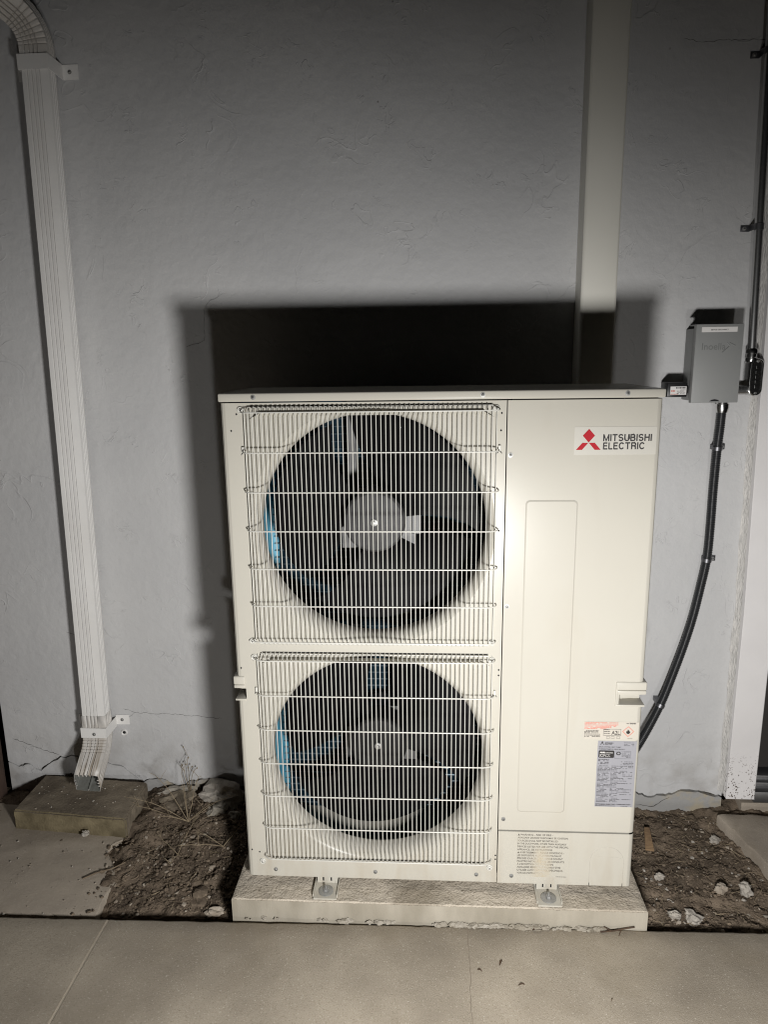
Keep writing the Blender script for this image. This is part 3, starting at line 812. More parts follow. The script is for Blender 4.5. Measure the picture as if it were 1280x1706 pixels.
# logo plate
ls = B().prism(rrect(.848, 1.0385, 1.1765, 1.2425, .002), -.0006, -.0001).build('logo_sticker', M_sticker, hp)
lb = B(); YL = -.0010
cx, zc_, s = .8815, 1.2055, .0335
def dia(pts): lb.add([(x, YL, z) for x, z in pts], [(0, 1, 2, 3)])
hw = .0145
dia([(cx, zc_), (cx+.0142, zc_+.0165), (cx, zc_+.0325), (cx-.0142, zc_+.0165)])
dia([(cx-.0008, zc_-.0008), (cx-.0143, zc_-.0005), (cx-.0288, zc_-.0172), (cx-.0148, zc_-.0172)])
dia([(cx+.0008, zc_-.0008), (cx+.0143, zc_-.0005), (cx+.0288, zc_-.0172), (cx+.0148, zc_-.0172)])
lb.build('emblem', M_logored, ls, fix=False)
lt = B()
def arc(cx, cz, rx, rz, a0, a1, n=10): return [(cx+rx*math.cos(R(a0+(a1-a0)*i/n)), cz+rz*math.sin(R(a0+(a1-a0)*i/n))) for i in range(n+1)]
GL = {  # grotesque capitals as centre lines in a box of height 1: (width, strokes)
 'M': (.86, [[(.08, 0), (.08, 1)], [(.09, .93), (.43, .06), (.77, .93)], [(.78, 0), (.78, 1)]]),
 'I': (.16, [[(.08, 0), (.08, 1)]]), 'T': (.70, [[(0, .925), (.70, .925)], [(.35, 0), (.35, .9)]]),
 'S': (.68, [arc(.34, .705, .26, .22, 20, 250, 12)+arc(.34, .29, .265, .215, 80, -160, 12)]),
 'U': (.72, [[(.08, 1), (.08, .33)]+arc(.36, .33, .28, .255, 180, 360, 12)+[(.64, .33), (.64, 1)]]),
 'B': (.70, [[(.08, 0), (.08, 1)], [(.08, .925), (.38, .925)]+arc(.38, .725, .2, .2, 90, -90, 8)+[(.08, .525)], [(.1, .525), (.40, .525)]+arc(.40, .30, .225, .225, 90, -90, 8)+[(.08, .075)]]),
 'H': (.72, [[(.08, 0), (.08, 1)], [(.64, 0), (.64, 1)], [(.1, .53), (.62, .53)]]),
 'E': (.62, [[(.08, 0), (.08, 1)], [(.1, .925), (.60, .925)], [(.1, .52), (.56, .52)], [(.1, .075), (.62, .075)]]),
 'L': (.56, [[(.08, 0), (.08, 1)], [(.1, .075), (.56, .075)]]),
 'C': (.74, [arc(.38, .5, .31, .43, 35, 325, 20)]),
 'R': (.70, [[(.08, 0), (.08, 1)], [(.08, .925), (.40, .925)]+arc(.40, .71, .215, .215, 90, -90, 8)+[(.08, .495)], [(.44, .49), (.58, .38), (.61, 0)]])}
def stroke(b, pts, w, y, ox, oz, kx, kz):
    P = [Vector((ox+p[0]*kx, oz+p[1]*kz)) for p in pts]; n = len(P); A, Bq = [], []
    for i in range(n):
        d0 = (P[i]-P[i-1]).normalized() if i else (P[1]-P[0]).normalized(); d1 = (P[i+1]-P[i]).normalized() if i < n-1 else d0
        m = (d0+d1).normalized(); nn = Vector((-m.y, m.x)); k = w/2/max(.5, nn.dot(Vector((-d0.y, d0.x))))
        A.append(P[i]+nn*k); Bq.append(P[i]-nn*k)
    b.add([(q.x, y, q.y) for q in A]+[(q.x, y, q.y) for q in Bq], [(i, i+1, n+i+1, n+i) for i in range(n-1)])
def logotype(b, txt, x, z, h, width, y):
    gap = .13; tot = sum(GL[c][0] for c in txt)+gap*(len(txt)-1); k = width/tot
    for j, c in enumerate(txt):
        for q, st in enumerate(GL[c][1]): stroke(b, st, h*.19, y-.00002*q, x, z, k, h)
        x += (GL[c][0]+gap)*k
logotype(lt, 'MITSUBISHI', .9150, 1.2085, .0163, .1125, YL)
logotype(lt, 'ELECTRIC', .9155, 1.1890, .0163, .0965, YL)
lt.build('lettering', M_ink, ls, fix=False)

# small print that cannot be read: rows of short dashes
def dashes(b, x0, x1, z, h, y, r, mi=0, fill=.8):
    x = x0
    while x < x1:
        l = r.uniform(.0015, .006); l = min(l, x1-x)
        if r.random() < fill: b.add([(x, y, z), (x+l, y, z), (x+l, y, z+h), (x, y, z+h)], [(0, 1, 2, 3)], mi)
        x += l+r.uniform(.0006, .0014)

# refrigerant warning label
wlb = B(); plate(wlb, .9045, 1.0425, .4365, .4855, -.0007); wl_o = wlb.build('warning_label', M_redlabel, hp)
b = B(); r = random.Random(1); Y1 = -.0011
for i in range(6): dashes(b, .9055, .9055+(.085 if i < 3 else .080-.012*(i-3)), .4822-i*.0034, .0016, Y1, r, 0, .95)
b.build('red_print', M_redink, wl_o, fix=False)
b = B()
for i in range(6): dashes(b, .9055, .9055+(.036 if i < 3 else .040), .4600-i*.0034, .0014, Y1, r, 0, .95)
put_text(b, 'A2L', .9745, Y1, .4500, .0150, bold=.0002, width=.0215)
def frame(b, x0, x1, z0, z1, y, t):
    for q in ((x0, x1, z0, z0+t), (x0, x1, z1-t, z1), (x0, x0+t, z0+t, z1-t), (x1-t, x1, z0+t, z1-t)):
        b.add([(q[0], y, q[2]), (q[1], y, q[2]), (q[1], y, q[3]), (q[0], y, q[3])], [(0, 1, 2, 3)])
frame(b, .9535, .9985, .4470, .4655, Y1, .0007)
for i in range(3): dashes(b, .955, .970, .4625-i*.005, .0016, Y1, r)
put_text(b, 'R454B', 1.020, Y1, .4800, .0050, bold=.0002, width=.0145); dashes(b, 1.006, 1.018, .4805, .0015, Y1, r)
for x in (.962, .974, .988): frame(b, x, x+.0085, .4385, .4445, Y1, .0005)
# flame
fl = [(1.0165, .4520), (1.0125, .4540), (1.0115, .4580), (1.0135, .4615), (1.0145, .4590), (1.0155, .4655), (1.0185, .4620), (1.0200, .4590), (1.0210, .4605), (1.0215, .4560), (1.0195, .4530)]
b.add([(x, Y1, z) for x, z in fl], [tuple(range(len(fl)))])
dashes(b, 1.016, 1.029, .4385, .0009, Y1, r, 0, 1)
b.build('lettering', M_ink, wl_o, fix=False)
b = B(); ctr = (1.0165, .4590)
o1 = [(ctr[0]+.0148*a, Y1, ctr[1]+.0148*c_) for a, c_ in ((0, 1), (-1, 0), (0, -1), (1, 0))]; i1 = [(ctr[0]+.0128*a, Y1, ctr[1]+.0128*c_) for a, c_ in ((0, 1), (-1, 0), (0, -1), (1, 0))]
b.add(o1+i1, [(i, (i+1) % 4, 4+(i+1) % 4, 4+i) for i in range(4)]); b.build('hazard_diamond', M_redink, wl_o, fix=False)

# rating plate
rp = B(); plate(rp, .9415, 1.0405, .2405, .4315, -.0007); rp_o = rp.build('rating_plate', M_plate, hp)
b = B(); r = random.Random(6); X0 = .9445
def dia2(pts): b.add([(x, Y1, z) for x, z in pts], [(0, 1, 2, 3)])
ex, ez, k = .9525, .4245, .19
dia2([(ex, ez), (ex+.0142*k, ez+.0165*k), (ex, ez+.0325*k), (ex-.0142*k, ez+.0165*k)])
for sg in (-1, 1): dia2([(ex+sg*.0008*k, ez-.0008*k), (ex+sg*.0143*k, ez-.0005*k), (ex+sg*.0288*k, ez-.0172*k), (ex+sg*.0148*k, ez-.0172*k)])
put_text(b, 'MITSUBISHI', .9595, Y1, .4245, .0040, bold=.00012, width=.0215); put_text(b, 'ELECTRIC', .9595, Y1, .4210, .0040, bold=.00012, width=.0185)
put_text(b, 'SPLIT-SYSTEM HEAT PUMP', X0, Y1, .4130, .0040, bold=.00008, width=.056)
put_text(b, 'THERMOPOMPE A DEUX BLOCS', X0, Y1, .4070, .0040, bold=.00008, width=.066)
bad = rrect(X0, X0+.040, .3835, .4045, .003)
b.add([(x, Y1, z) for x, z in bad], [tuple(range(len(bad)))])
frame(b, .9865, 1.0265, .3815, .4035, Y1, .0004)
rr_ = [(.9955+.006*math.cos(R(a)), Y1, .3965+.005*math.sin(R(a))) for a in range(0, 360, 20)]
b.add(rr_+[(.9955+(q[0]-.9955)*.55, Y1, .3965+(q[2]-.3965)*.55) for q in rr_], [(i, (i+1) % 18, 18+(i+1) % 18, 18+i) for i in range(18)])
for i in range(6): dashes(b, 1.004, 1.025, .4005-i*.0031, .0010, Y1, r)
for i in range(3): dashes(b, 1.008, 1.034, .4265-i*.004, .0010, Y1, r)
for i in range(4): dashes(b, X0, X0+.027, .378-i*.0042, .0016, Y1, r)
for i in range(5): dashes(b, 1.003, 1.035, .372-i*.0042, .0013, Y1, r)
for i in range(30):
    z = .3595-i*.0036; w_ = r.choice([.02, .03, .05, .075, .028])
    dashes(b, X0, X0+w_, z, .0012, Y1, r, 0, .85)
    if w_ < .04: dashes(b, X0+.034, X0+.034+r.choice([.02, .035, .055]), z, .0012, Y1, r, 0, .7)
put_text(b, 'MITSUBISHI ELECTRIC CORPORATION', X0-.001, Y1, .2465, .0042, bold=.00014, width=.091)
dashes(b, X0-.001, X0+.05, .2425, .0014, Y1, r, 0, 1); dashes(b, 1.008, 1.036, .2425, .0010, Y1, r)
b.build('lettering', M_ink, rp_o, fix=False)
b = B()
put_text(b, 'AHRI', X0+.003, Y1-.0003, .3965, .0062, bold=.0002, width=.013); put_text(b, 'CERTIFIED', X0+.0175, Y1-.0003, .3965, .0045, width=.019)
for i in range(3): dashes(b, X0+.003, X0+.030, .392-i*.0028, .0009, Y1-.0003, r)
b.build('badge_lettering', M_whitelabel, rp_o, fix=False)

# faded fire warning printed on the lower cover
def wear(m, t, N, L, p, out, prev, src):
    g = N.new('ShaderNodeNewGeometry'); sx = N.new('ShaderNodeSeparateXYZ'); L.new(g.outputs['Position'], sx.inputs[0])
    a = ramp(N, L, sx.outputs[0], .778, .80, .815, .838); bb = ramp(N, L, sx.outputs[2], .125, .085)
    nz = ramp(N, L, nodenoise(N, L, g.outputs['Position'], 70, 3), .3, .55)
    mx = N.new('ShaderNodeMath'); mx.operation = 'MAXIMUM'; L.new(mul(N, L, mul(N, L, a, bb), 1.0), mx.inputs[0])
    L.new(mul(N, L, ramp(N, L, nodenoise(N, L, g.outputs['Position'], 40, 2), .55, .7), .4), mx.inputs[1])
    ad = N.new('ShaderNodeMath'); ad.operation = 'MULTIPLY'; L.new(mx.outputs[0], ad.inputs[0]); ad.inputs[1].default_value = 1.0
    overlay(t, N, L, p, out, ad.outputs[0], (.50, .44, .34))
M_fade = material('worn_print', (.10, .088, .075), .6, extra=wear)
def stain(m, t, N, L, p, out, prev, src):
    g = N.new('ShaderNodeNewGeometry'); sx = N.new('ShaderNodeSeparateXYZ'); L.new(g.outputs['Position'], sx.inputs[0])
    a = ramp(N, L, sx.outputs[0], .775, .805, .812, .84); bb = ramp(N, L, sx.outputs[2], .135, .07)
    nz = ramp(N, L, nodenoise(N, L, g.outputs['Position'], 45, 4), .3, .6)
    overlay(t, N, L, p, out, mul(N, L, mul(N, L, a, bb), mul(N, L, nz, .8)), (.47, .40, .28))
M_film = material('clear_label_film', (.485, .464, .405), .3, spec=.16, extra=stain)
fw = B(); plate(fw, .7405, .8805, .022, .1585, -.0021); fw_o = fw.build('fire_label', M_film, lower_cover)
b = B(); YF = -.0026
lines = [('WARNING - RISK OF FIRE -', .086, .007), ('AUXILIARY DEVICES WHICH MAY BE IGNITION', .133, 0), ('SOURCES SHALL NOT BE INSTALLED', .107, 0), ('IN THE DUCTWORK, OTHER THAN AUXILIARY', .130, 0),
         ('DEVICES LISTED FOR USE WITH THE SPECIFIC', .136, 0), ('APPLIANCE. SEE INSTRUCTIONS.', .094, 0), ('AVERTISSEMENT - RISQUE D\'INCENDIE -', .118, .007), ('LES DISPOSITIFS AUXILIAIRES POUVANT', .118, 0),
         ('ÊTRE DES SOURCES D\'IGNITION NE DOIVENT', .122, 0), ('PAS ÊTRE INSTALLÉS DANS LES CONDUITS,', .127, 0), ('À L\'EXCEPTION DES DISPOSITIFS', .097, 0), ('AUXILIAIRES RÉPERTORIÉS POUVANT ÊTRE', .117, 0),
         ('UTILISÉS AVEC L\'APPAREIL SPÉCIFIQUE.', .124, 0), ('VOIR LES INSTRUCTIONS.', .071, 0)]
for i, (tx, wd, ind) in enumerate(lines):
    put_text(b, tx, .7425+ind, YF, .1490-i*.00905, .0074, width=wd, bold=.00012)
    if ind:
        z = .1488-i*.00905; b.add([(.7425, YF, z), (.7485, YF, z), (.7455, YF, z+.0058)], [(0, 1, 2)])
dashes(b, .848, .876, .0235, .0016, YF, r, 0, 1)
b.build('lettering', M_fade, fw_o, fix=False)

# ================================================================ downspout
DX0, DX1, DZ0, DZ1 = -.637, -.600, .19, 2.25
def dcx(z): return DX0+(DX1-DX0)*(z-.2)/2.05
def section(hw=.040, hd=.029):
    pts = []
    g = .006
    def edge(p, q, nrm, fr):
        out = [p]
        for f in fr:
            for df, dep in ((-.034, 0), (-.010, g), (.010, g), (.034, 0)):
                t = f+df; out.append((p[0]+(q[0]-p[0])*t-nrm[0]*dep, p[1]+(q[1]-p[1])*t-nrm[1]*dep))
        return out
    pts += edge((-hw+.004, -hd), (hw-.004, -hd), (0, -1), (.20, .38, .54, .70))
    pts += edge((hw, -hd+.004), (hw, hd-.004), (1, 0), (.3, .5, .7))
    pts += edge((hw-.004, hd), (-hw+.004, hd), (0, 1), (.5,))
    pts += edge((-hw, hd-.004), (-hw, -hd+.004), (-1, 0), (.3, .5, .7))
    return pts
SEC = section()
ds = empty('downspout', (-.637, .476, 0), 'white corrugated metal downspout on the wall left of the heat pump', 'downspout')
def sweep(frames, sec, closed_ends=False):
    """frames: list of (origin, u, v, su, sv)"""
    b = B(); n = len(sec); vs = []
    for o, u, v, su, sv in frames:
        for p in sec: vs.append(o+u*p[0]*su+v*p[1]*sv)
    b.add(vs, [(i*n+j, i*n+(j+1) % n, (i+1)*n+(j+1) % n, (i+1)*n+j) for i in range(len(frames)-1) for j in range(n)])
    return b
X_, Y_, Z_ = Vector((1, 0, 0)), Vector((0, 1, 0)), Vector((0, 0, 1))
DY = .476
fr = [(Vector((dcx(z), DY, z)), X_, Y_, 1, 1) for z in (.17, .6, 1.0, 1.4, 1.8, 2.262)]
sweep(fr, SEC).build('pipe', M_gutter, ds, smooth=25, fix=False)
def elbow(start, d0, u, v, hdir, ang, rad, lead, tail, ncr, name, grow, stained=None, sgn=1):
    """bend from direction d0 towards hdir; crimped rings through the bend"""
    fr = []; o = Vector(start); m = 8*ncr
    fr.append((o-d0*lead, u, v, grow, grow))
    hdir = Vector(hdir).normalized(); ax = d0.cross(hdir).normalized()
    for i in range(m+1):
        t = i/m; a = ang*t
        rot = Matrix.Rotation(a, 3, ax)
        pos = o + hdir*rad*(1-math.cos(a)) + d0*rad*math.sin(a)
        ph = (i % 8); k = .90 if ph == 4 else (.97 if ph in (3, 5) else 1.0)
        fr.append((pos, rot @ u, rot @ v, grow*(.99 if k < .97 else 1), grow*k))
    dd = Matrix.Rotation(ang, 3, ax) @ d0; e, uu, vv, _, _ = fr[-1]
    fr.append((e+dd*tail*.5, uu, vv, grow, grow)); fr.append((e+dd*tail, uu, vv, grow*1.005, grow*1.005))
    return fr, dd
def drip(m, t, N, L, p, out, prev, src):
    g = N.new('ShaderNodeNewGeometry'); mp = N.new('ShaderNodeMapping'); mp.inputs['Scale'].default_value = (60, 4, 4); L.new(g.outputs['Position'], mp.inputs[0])
    sx = N.new('ShaderNodeSeparateXYZ'); L.new(g.outputs['Position'], sx.inputs[0])
    f = mul(N, L, ramp(N, L, nodenoise(N, L, mp.outputs[0], 1.5, 3), .48, .62), ramp(N, L, sx.outputs[2], .20, .08))
    overlay(t, N, L, p, out, mul(N, L, f, .75), (.26, .2, .13))
M_gutterdirty = material('stained_gutter_paint', (.74, .715, .68), .45, col2=(.60, .57, .53), nscale=9, extra=drip)
fr, dd = elbow((dcx(.17), DY, .178), -Z_, X_, Y_, (0, -1, 0), R(50), .115, .055, .085, 8, 'e', 1.06)
b = sweep(fr, SEC)
n_ = len(SEC)
for i_ in range(n_):      # the outlet is cut on a slant, the wall side longer
    k_ = len(b.v)-n_+i_; b.v[k_] = tuple(Vector(b.v[k_])+dd*(.034*(SEC[i_][1]/.029+1)/2-.012))
low = b.build('lower_elbow', [M_gutterdirty, material('shaded_spout_inside', (.16, .165, .15), .7, col2=(.10, .1, .09), nscale=30)], ds, smooth=30)  # dark inner colour stands in for the shade inside the outlet
md = low.modifiers.new('sheet', 'SOLIDIFY'); md.thickness = .0016; md.offset = -1; md.material_offset = 1
hd_ = Vector((-.62, -.78, 0)).normalized()
fr, dd = elbow((dcx(2.25), DY, 2.272), Z_, X_, Y_, hd_, R(62), .105, .03, .09, 8, 'e', 1.04)
upo = sweep(fr, SEC).build('upper_elbow', M_gutterdirty, ds, smooth=30, fix=False)
e, uu, vv, _, _ = fr[-1]
fr2 = [(e-dd*.03, uu, vv, 1.10, 1.10), (e+dd*.9, uu, vv, 1.10, 1.10)]
sweep(fr2, SEC).build('offset_pipe', M_gutter, ds, smooth=25, fix=False)
for z, hh in ((2.232, .040), (.172, .036)):
    cx = dcx(z); b = B()
    t_ = .0018; hw, hdp = .0425, .0315
    b.box((cx-hw-t_, DY-hdp-t_, z-hh/2), (cx+hw+t_, DY-hdp, z+hh/2)); 
    b.box((cx-hw-t_, DY-hdp, z-hh/2), (cx-hw, WY-.002, z+hh/2)); b.box((cx+hw, DY-hdp, z-hh/2), (cx+hw+t_, WY-.002, z+hh/2))
    zo = 0.0 if z > 1 else .006
    b.box((cx-hw-.048, WY-.0028, z-hh/2+zo), (cx-hw, WY-.0008, z+hh/2+zo)); b.box((cx+hw, WY-.0028, z-hh/2+zo), (cx+hw+.048, WY-.0008, z+hh/2+zo))
    br = b.build('bracket', M_gutter, ds)
    for dx in (-hw-.022, hw+.022): inst(scr0, 'screw', (cx+dx, WY-.003, z+zo), br)
    if z < 1: inst(scr0, 'screw', (cx+.002, DY-hdp-t_-.0005, z-.004), br)
# screw anchor hole by the lower bracket
ah = B().lathe([(.0, .002), (.005, .001), (.006, -.002), (.010, -.004), (.012, -.001), (.012, .001)], (-.570, WY-.0005, .128), n=14)
an = ah.build('wall_anchor', M_gutter, ds, smooth=40)
B().lathe([(.0, -.0045), (.0045, -.0042), (.0048, 0)], (-.570, WY-.0005, .129), n=12).build('hole', M_dark, an)

# ================================================================ line-set cover (beige channel up the wall)
lsc = empty('line_cover', (.99, .49, .3), 'beige rectangular line cover running up the wall above the heat pump', 'line cover')
ch = B(); prf = [(.9415, WY-.001), (.9415, .466), (.9425, .4555), (.946, .4515), (.950, .450), (1.036, .450), (1.040, .4515), (1.0435, .4555), (1.0445, .466), (1.0445, WY-.001)]
ch.prism(prf, .32, 3.0, 'z'); ch.build('cover', M_channel, lsc, smooth=30)
cbk = B(); cbk.box((1.0448, WY-.012, .32), (1.050, WY-.0008, 3.0)); cbk.build('base_rail', M_channel, lsc)

# ================================================================ disconnect box
db = empty('disconnect_box', (1.33, WY, 1.265), 'grey metal electrical disconnect box on the wall with a white label strip', 'electrical box')
BX0, BX1, BZ0, BZ1 = 1.262, 1.394, 1.2685, 1.4885
B().box((BX0+.010, .430, BZ0+.004), (BX1-.004, WY-.001, BZ1-.010), bev=.002).build('body', M_box, db, smooth=30)
lid = B(); lid.box((BX0, .419, BZ0), (BX1, .424, BZ1), bev=.0018); lid.box((BX0, .424, BZ1-.003), (BX1, .47, BZ1)); lid.box((BX1-.002, .424, BZ0), (BX1, .465, BZ1-.003)); lid.box((BX0, .424, BZ0), (BX0+.002, .437, BZ1-.003))
lid = lid.build('lid', M_box, db, smooth=30)
for z in (1.30, 1.425): B().box((BX0+.004, .440, z), (BX0+.009, .447, z+.032), bev=.001).build('hinge', M_steel, db)
B().lathe([(.0, -.0006), (.013, -.0006), (.0135, .0)], (1.328, .419, BZ0+.0095), n=24)
ns = B(); ns.prism([(1.313, BZ0+.004), (1.320, BZ0+.0085), (1.328, BZ0+.0100), (1.336, BZ0+.0085), (1.343, BZ0+.004)], .4183, .4188); ns.build('finger_notch', M_dark, lid)
lbp = B(); plate(lbp, 1.277, 1.3755, 1.4665, 1.4805, .4183); lbp = lbp.build('label_strip', M_whitelabel, lid)
b = B(); put_text(b, 'SERVICE DISCONNECT', 1.302, .4179, 1.4712, .0048, bold=.0001, width=.049); b.build('lettering', M_ink, lbp, fix=False)
b = B()
vs, fs = text_geo('Inoella', .026, bold=.0002, width=.066)
b.add([(1.281+v[0], .4186, 1.418+v[1]) for v in vs], fs)
for pts in ([(1.350, 1.437), (1.359, 1.4285)], [(1.338, 1.410), (1.356, 1.4265)], [(1.357, 1.437), (1.374, 1.4285)]):
    b.tube([(p[0], .4187, p[1]) for p in pts], .0011, 6)
b.build('embossed_mark', material('embossed_grey', (.205, .21, .205), .3), lid, fix=False)

# surge protector on the box's side
sg = empty('surge_protector', (1.236, .49, 1.28), 'small black surge protector with printed label left of the grey box', 'surge protector')
B().box((1.205, .455, 1.2835), (1.2625, .515, 1.3255), bev=.003).build('case', M_black, sg, smooth=40)
B().lathe([(.0, .0), (.013, .0), (.013, .022), (.0, .022)], (1.2615, .485, 1.3045), 'x', n=20).build('nipple', M_black, sg, smooth=40)
q = B(); plate(q, 1.2135, 1.2595, 1.2905, 1.3145, .4544); q = q.build('label_sticker', M_whitelabel, sg)
b = B(); r = random.Random(12); dashes(b, 1.229, 1.257, 1.3085, .0036, .4540, r, 0, 1)
for i in range(4): dashes(b, 1.232, 1.257, 1.3035-i*.0032, .0015, .4540, r)
b.build('print', M_ink, q, fix=False)
b = B(); dashes(b, 1.2155, 1.227, 1.2995, .004, .4540, r, 0, 1); dashes(b, 1.2145, 1.236, 1.2915, .0015, .4540, r, 0, 1); b.build('red_print', M_redink, q, fix=False)

# ================================================================ rigid conduit with pull elbow
cdt = empty('steel_conduit', (1.465, .497, 1.28), 'steel conduit with pull elbow running up the wall right of the grey box', 'conduit')
CY = .497
B().tube([(1.4545, CY, 1.392), (1.4525, CY, 1.45), (1.437, CY, 1.9), (1.4215, CY, 2.4), (1.40, CY, 3.0)], .0118, 20).build('pipe', M_conduit, cdt, smooth=60)
B().lathe([(.0, 0), (.0155, 0), (.0165, .004), (.0165, .012), (.0145, .014), (.0145, .022), (.0172, .024), (.0172, .034), (.0145, .038), (.0125, .038)], (1.4548, CY, 1.382), 'z', n=24).build('coupling', M_chrome, cdt, smooth=35)
lbx = B(); pts = rrect(1.4455, 1.4835, 1.283, 1.392, .0175, 8)
def inset_ring(b, pts, ys):
    n = len(pts); cx = sum(p[0] for p in pts)/n; cz = sum(p[1] for p in pts)/n; vs = []
    for s, y in ys:
        for p in pts:
            d = Vector((p[0]-cx, p[1]-cz)); l = max(.0001, d.length)
            # inset by distance
            qx = max(-1, min(1, (p[0]-cx)/.019)); 
            vs.append((cx+(p[0]-cx)*(1-s/.019), y, cz+(p[1]-cz)*(1-s/.0545)))
    k = len(ys)
    b.add(vs, [(i*n+j, i*n+(j+1) % n, (i+1)*n+(j+1) % n, (i+1)*n+j) for i in range(k-1) for j in range(n)]+[tuple(range((k-1)*n, k*n))])
inset_ring(lbx, pts, [(0, WY-.010), (0, .478), (.001, .4755), (.003, .4745)])
lbo = lbx.build('elbow_body', M_chrome, cdt, smooth=40)
cv = B(); inset_ring(cv, pts, [(.0012, .4745), (.0012, .472), (.003, .470), (.0055, .470), (.0075, .4725), (.009, .4725)]); cv = cv.build('cover_plate', M_chrome, lbo, smooth=40)
b = B()
for i in range(5): b.box((1.4605, .4715, 1.306+i*.014), (1.4685, .4728, 1.3145+i*.014), bev=.0005)
b.build('cast_mark', M_chrome, cv)
for z in (1.291, 1.384): inst(scr0, 'screw', (1.4645, .4725, z), lbo).scale = (.7, .7, .7)
B().tube([(BX1-.006, .493, 1.300), (1.45, .493, 1.300)], .0135, 20).build('nipple', M_conduit, cdt, smooth=60)
B().lathe([(.0, 0), (.019, 0), (.019, .006), (.0, .006)], (BX1-.004, .493, 1.300), 'x', n=8).build('lock_nut', M_steel, cdt)
def strap(z, x, par, r_=.0125, side=-1, y=CY, name='strap'):
    b = B(); n = 12; hh = .0085
    arc = [(x+r_*math.cos(R(a)), y-r_*math.sin(R(a))) for a in range(0, 181, 15)]
    arc = [(arc[0][0], WY-.002)]+arc+[(arc[-1][0], WY-.002)] if True else arc
    ins = [(x+(p[0]-x)*1.12, y+(p[1]-y)*1.12 if i not in (0, len(arc)-1) else p[1]) for i, p in enumerate(arc)]
    m = len(arc)
    for za, zb in ((z-hh, z+hh),):
        vs = [(p[0], p[1], za) for p in ins]+[(p[0], p[1], zb) for p in ins]
        b.add(vs, [(i, i+1, m+i+1, m+i) for i in range(m-1)])
    x0 = x+side*r_*1.1; b.box((min(x0, x0+side*.024), WY-.004, z-hh), (max(x0, x0+side*.024), WY-.0015, z+hh), bev=.0006)
    o = b.build(name, M_strap, par, smooth=35)
    sc2 = inst(scr0, 'screw', (x0+side*.014, WY-.0045, z), o); return o
strap(1.757, 1.441, cdt); strap(2.207, 1.4275, cdt)

# ================================================================ flexible conduit
fx = empty('flexible_conduit', (1.37, .49, .2), 'black flexible conduit curving from the grey box down behind the heat pump', 'conduit')
ctrl = [(1.3735, .474, 1.262), (1.374, .478, 1.20), (1.3755, .490, 1.12), (1.377, .497, 1.0), (1.379, .5, .88), (1.377, .5, .78), (1.364, .5, .68), (1.347, .498, .58), (1.325, .494, .49), (1.298, .488, .40), (1.268, .478, .315), (1.235, .465, .245), (1.19, .44, .175), (1.13, .39, .12), (1.07, .30, .085), (1.045, .25, .08)]
def catmull(P, n):
    P = [Vector(p) for p in P]; P = [P[0]*2-P[1]]+P+[P[-1]*2-P[-2]]; out = []
    for i in range(1, len(P)-2):
        for k in range(n):
            t = k/n; a, b_, c_, d = P[i-1:i+3]
            out.append(.5*((2*b_)+(c_-a)*t+(2*a-5*b_+4*c_-d)*t*t+(3*b_-a-3*c_+d)*t**3))
    out.append(P[-2]); return out
raw = catmull(ctrl, 40); L_ = [0]
for a, c_ in zip(raw, raw[1:]): L_.append(L_[-1]+(c_-a).length)
nr_ = int(L_[-1]/.0056)*4; path = []; rad = []; k = 0
for i in range(nr_+1):
    s_ = L_[-1]*i/nr_
    while k < len(L_)-2 and L_[k+1] < s_: k += 1
    t = (s_-L_[k])/max(1e-9, L_[k+1]-L_[k]); path.append(raw[k].lerp(raw[k+1], t)); rad.append((.0120, .0131, .0138, .0131)[i % 4])
B().tube(path, .0134, 14, rad=rad).build('hose', M_flex, fx, smooth=80, fix=False)
B().lathe([(.0, 0), (.0165, 0), (.0165, -.004), (.0195, -.005), (.0195, -.016), (.0185, -.022), (.0165, -.030), (.0, -.030)], (1.373, .474, 1.2665), 'z', n=24).build('fitting', M_chrome, fx, smooth=35)
def near(z): return min(path, key=lambda p: abs(p.z-z))
for z in (1.128, .774, .290):
    p = near(z); b = B(); t = (near(z-.02)-near(z+.02)).normalized()
    b.tube([p-t*.0055, p+t*.0055], .0147, 18); b.box((p.x+.010, WY-.010, z-.008), (p.x+.035, WY-.001, z+.008), bev=.0012)
    b.box((p.x-.006, p.y, z-.007), (p.x+.016, WY-.001, z+.007))
    st = b.build('strap', M_strap, fx, smooth=35); inst(scr0, 'screw', (p.x+.026, WY-.0105, z), st)

# ================================================================ door casing, door, post
dc = empty('door_casing', (1.55, .5, -.055), 'white painted door casing board at the right edge with dirt specks at its foot', 'door casing')
def lean(z): return -.020*max(0, z-.6)
def specks(m, t, N, L, p, out, prev, src):
    g = N.new('ShaderNodeNewGeometry'); sx = N.new('ShaderNodeSeparateXYZ'); L.new(g.outputs['Position'], sx.inputs[0])
    v = N.new('ShaderNodeTexVoronoi'); v.inputs['Scale'].default_value = 150; L.new(g.outputs['Position'], v.inputs['Vector'])
    f = mul(N, L, ramp(N, L, v.outputs['Distance'], .42, .30), ramp(N, L, nodenoise(N, L, g.outputs['Position'], 60, 2), .44, .52))
    f = mul(N, L, f, ramp(N, L, sx.outputs[2], .12, .0))
    overlay(t, N, L, p, out, f, (.09, .065, .045))
M_casing = material('white_casing_paint', (.82, .80, .795), .5, col2=(.76, .74, .735), nscale=4, bumps=((60, .08, .002),), extra=specks)
b = B(); zs = [-.056, .6, 1.2, 2.15]
for k in range(3):
    za, zb = zs[k], zs[k+1]; vs = []
    for z in (za, zb):
        l = lean(z); vs += [(1.503+l, .53, z), (1.503+l, .492, z), (1.505+l, .490, z), (1.594+l, .490, z), (1.597+l, .493, z), (1.597+l, .60, z)]
    b.add(vs, [(i, i+1, 6+i+1, 6+i) for i in range(5)])
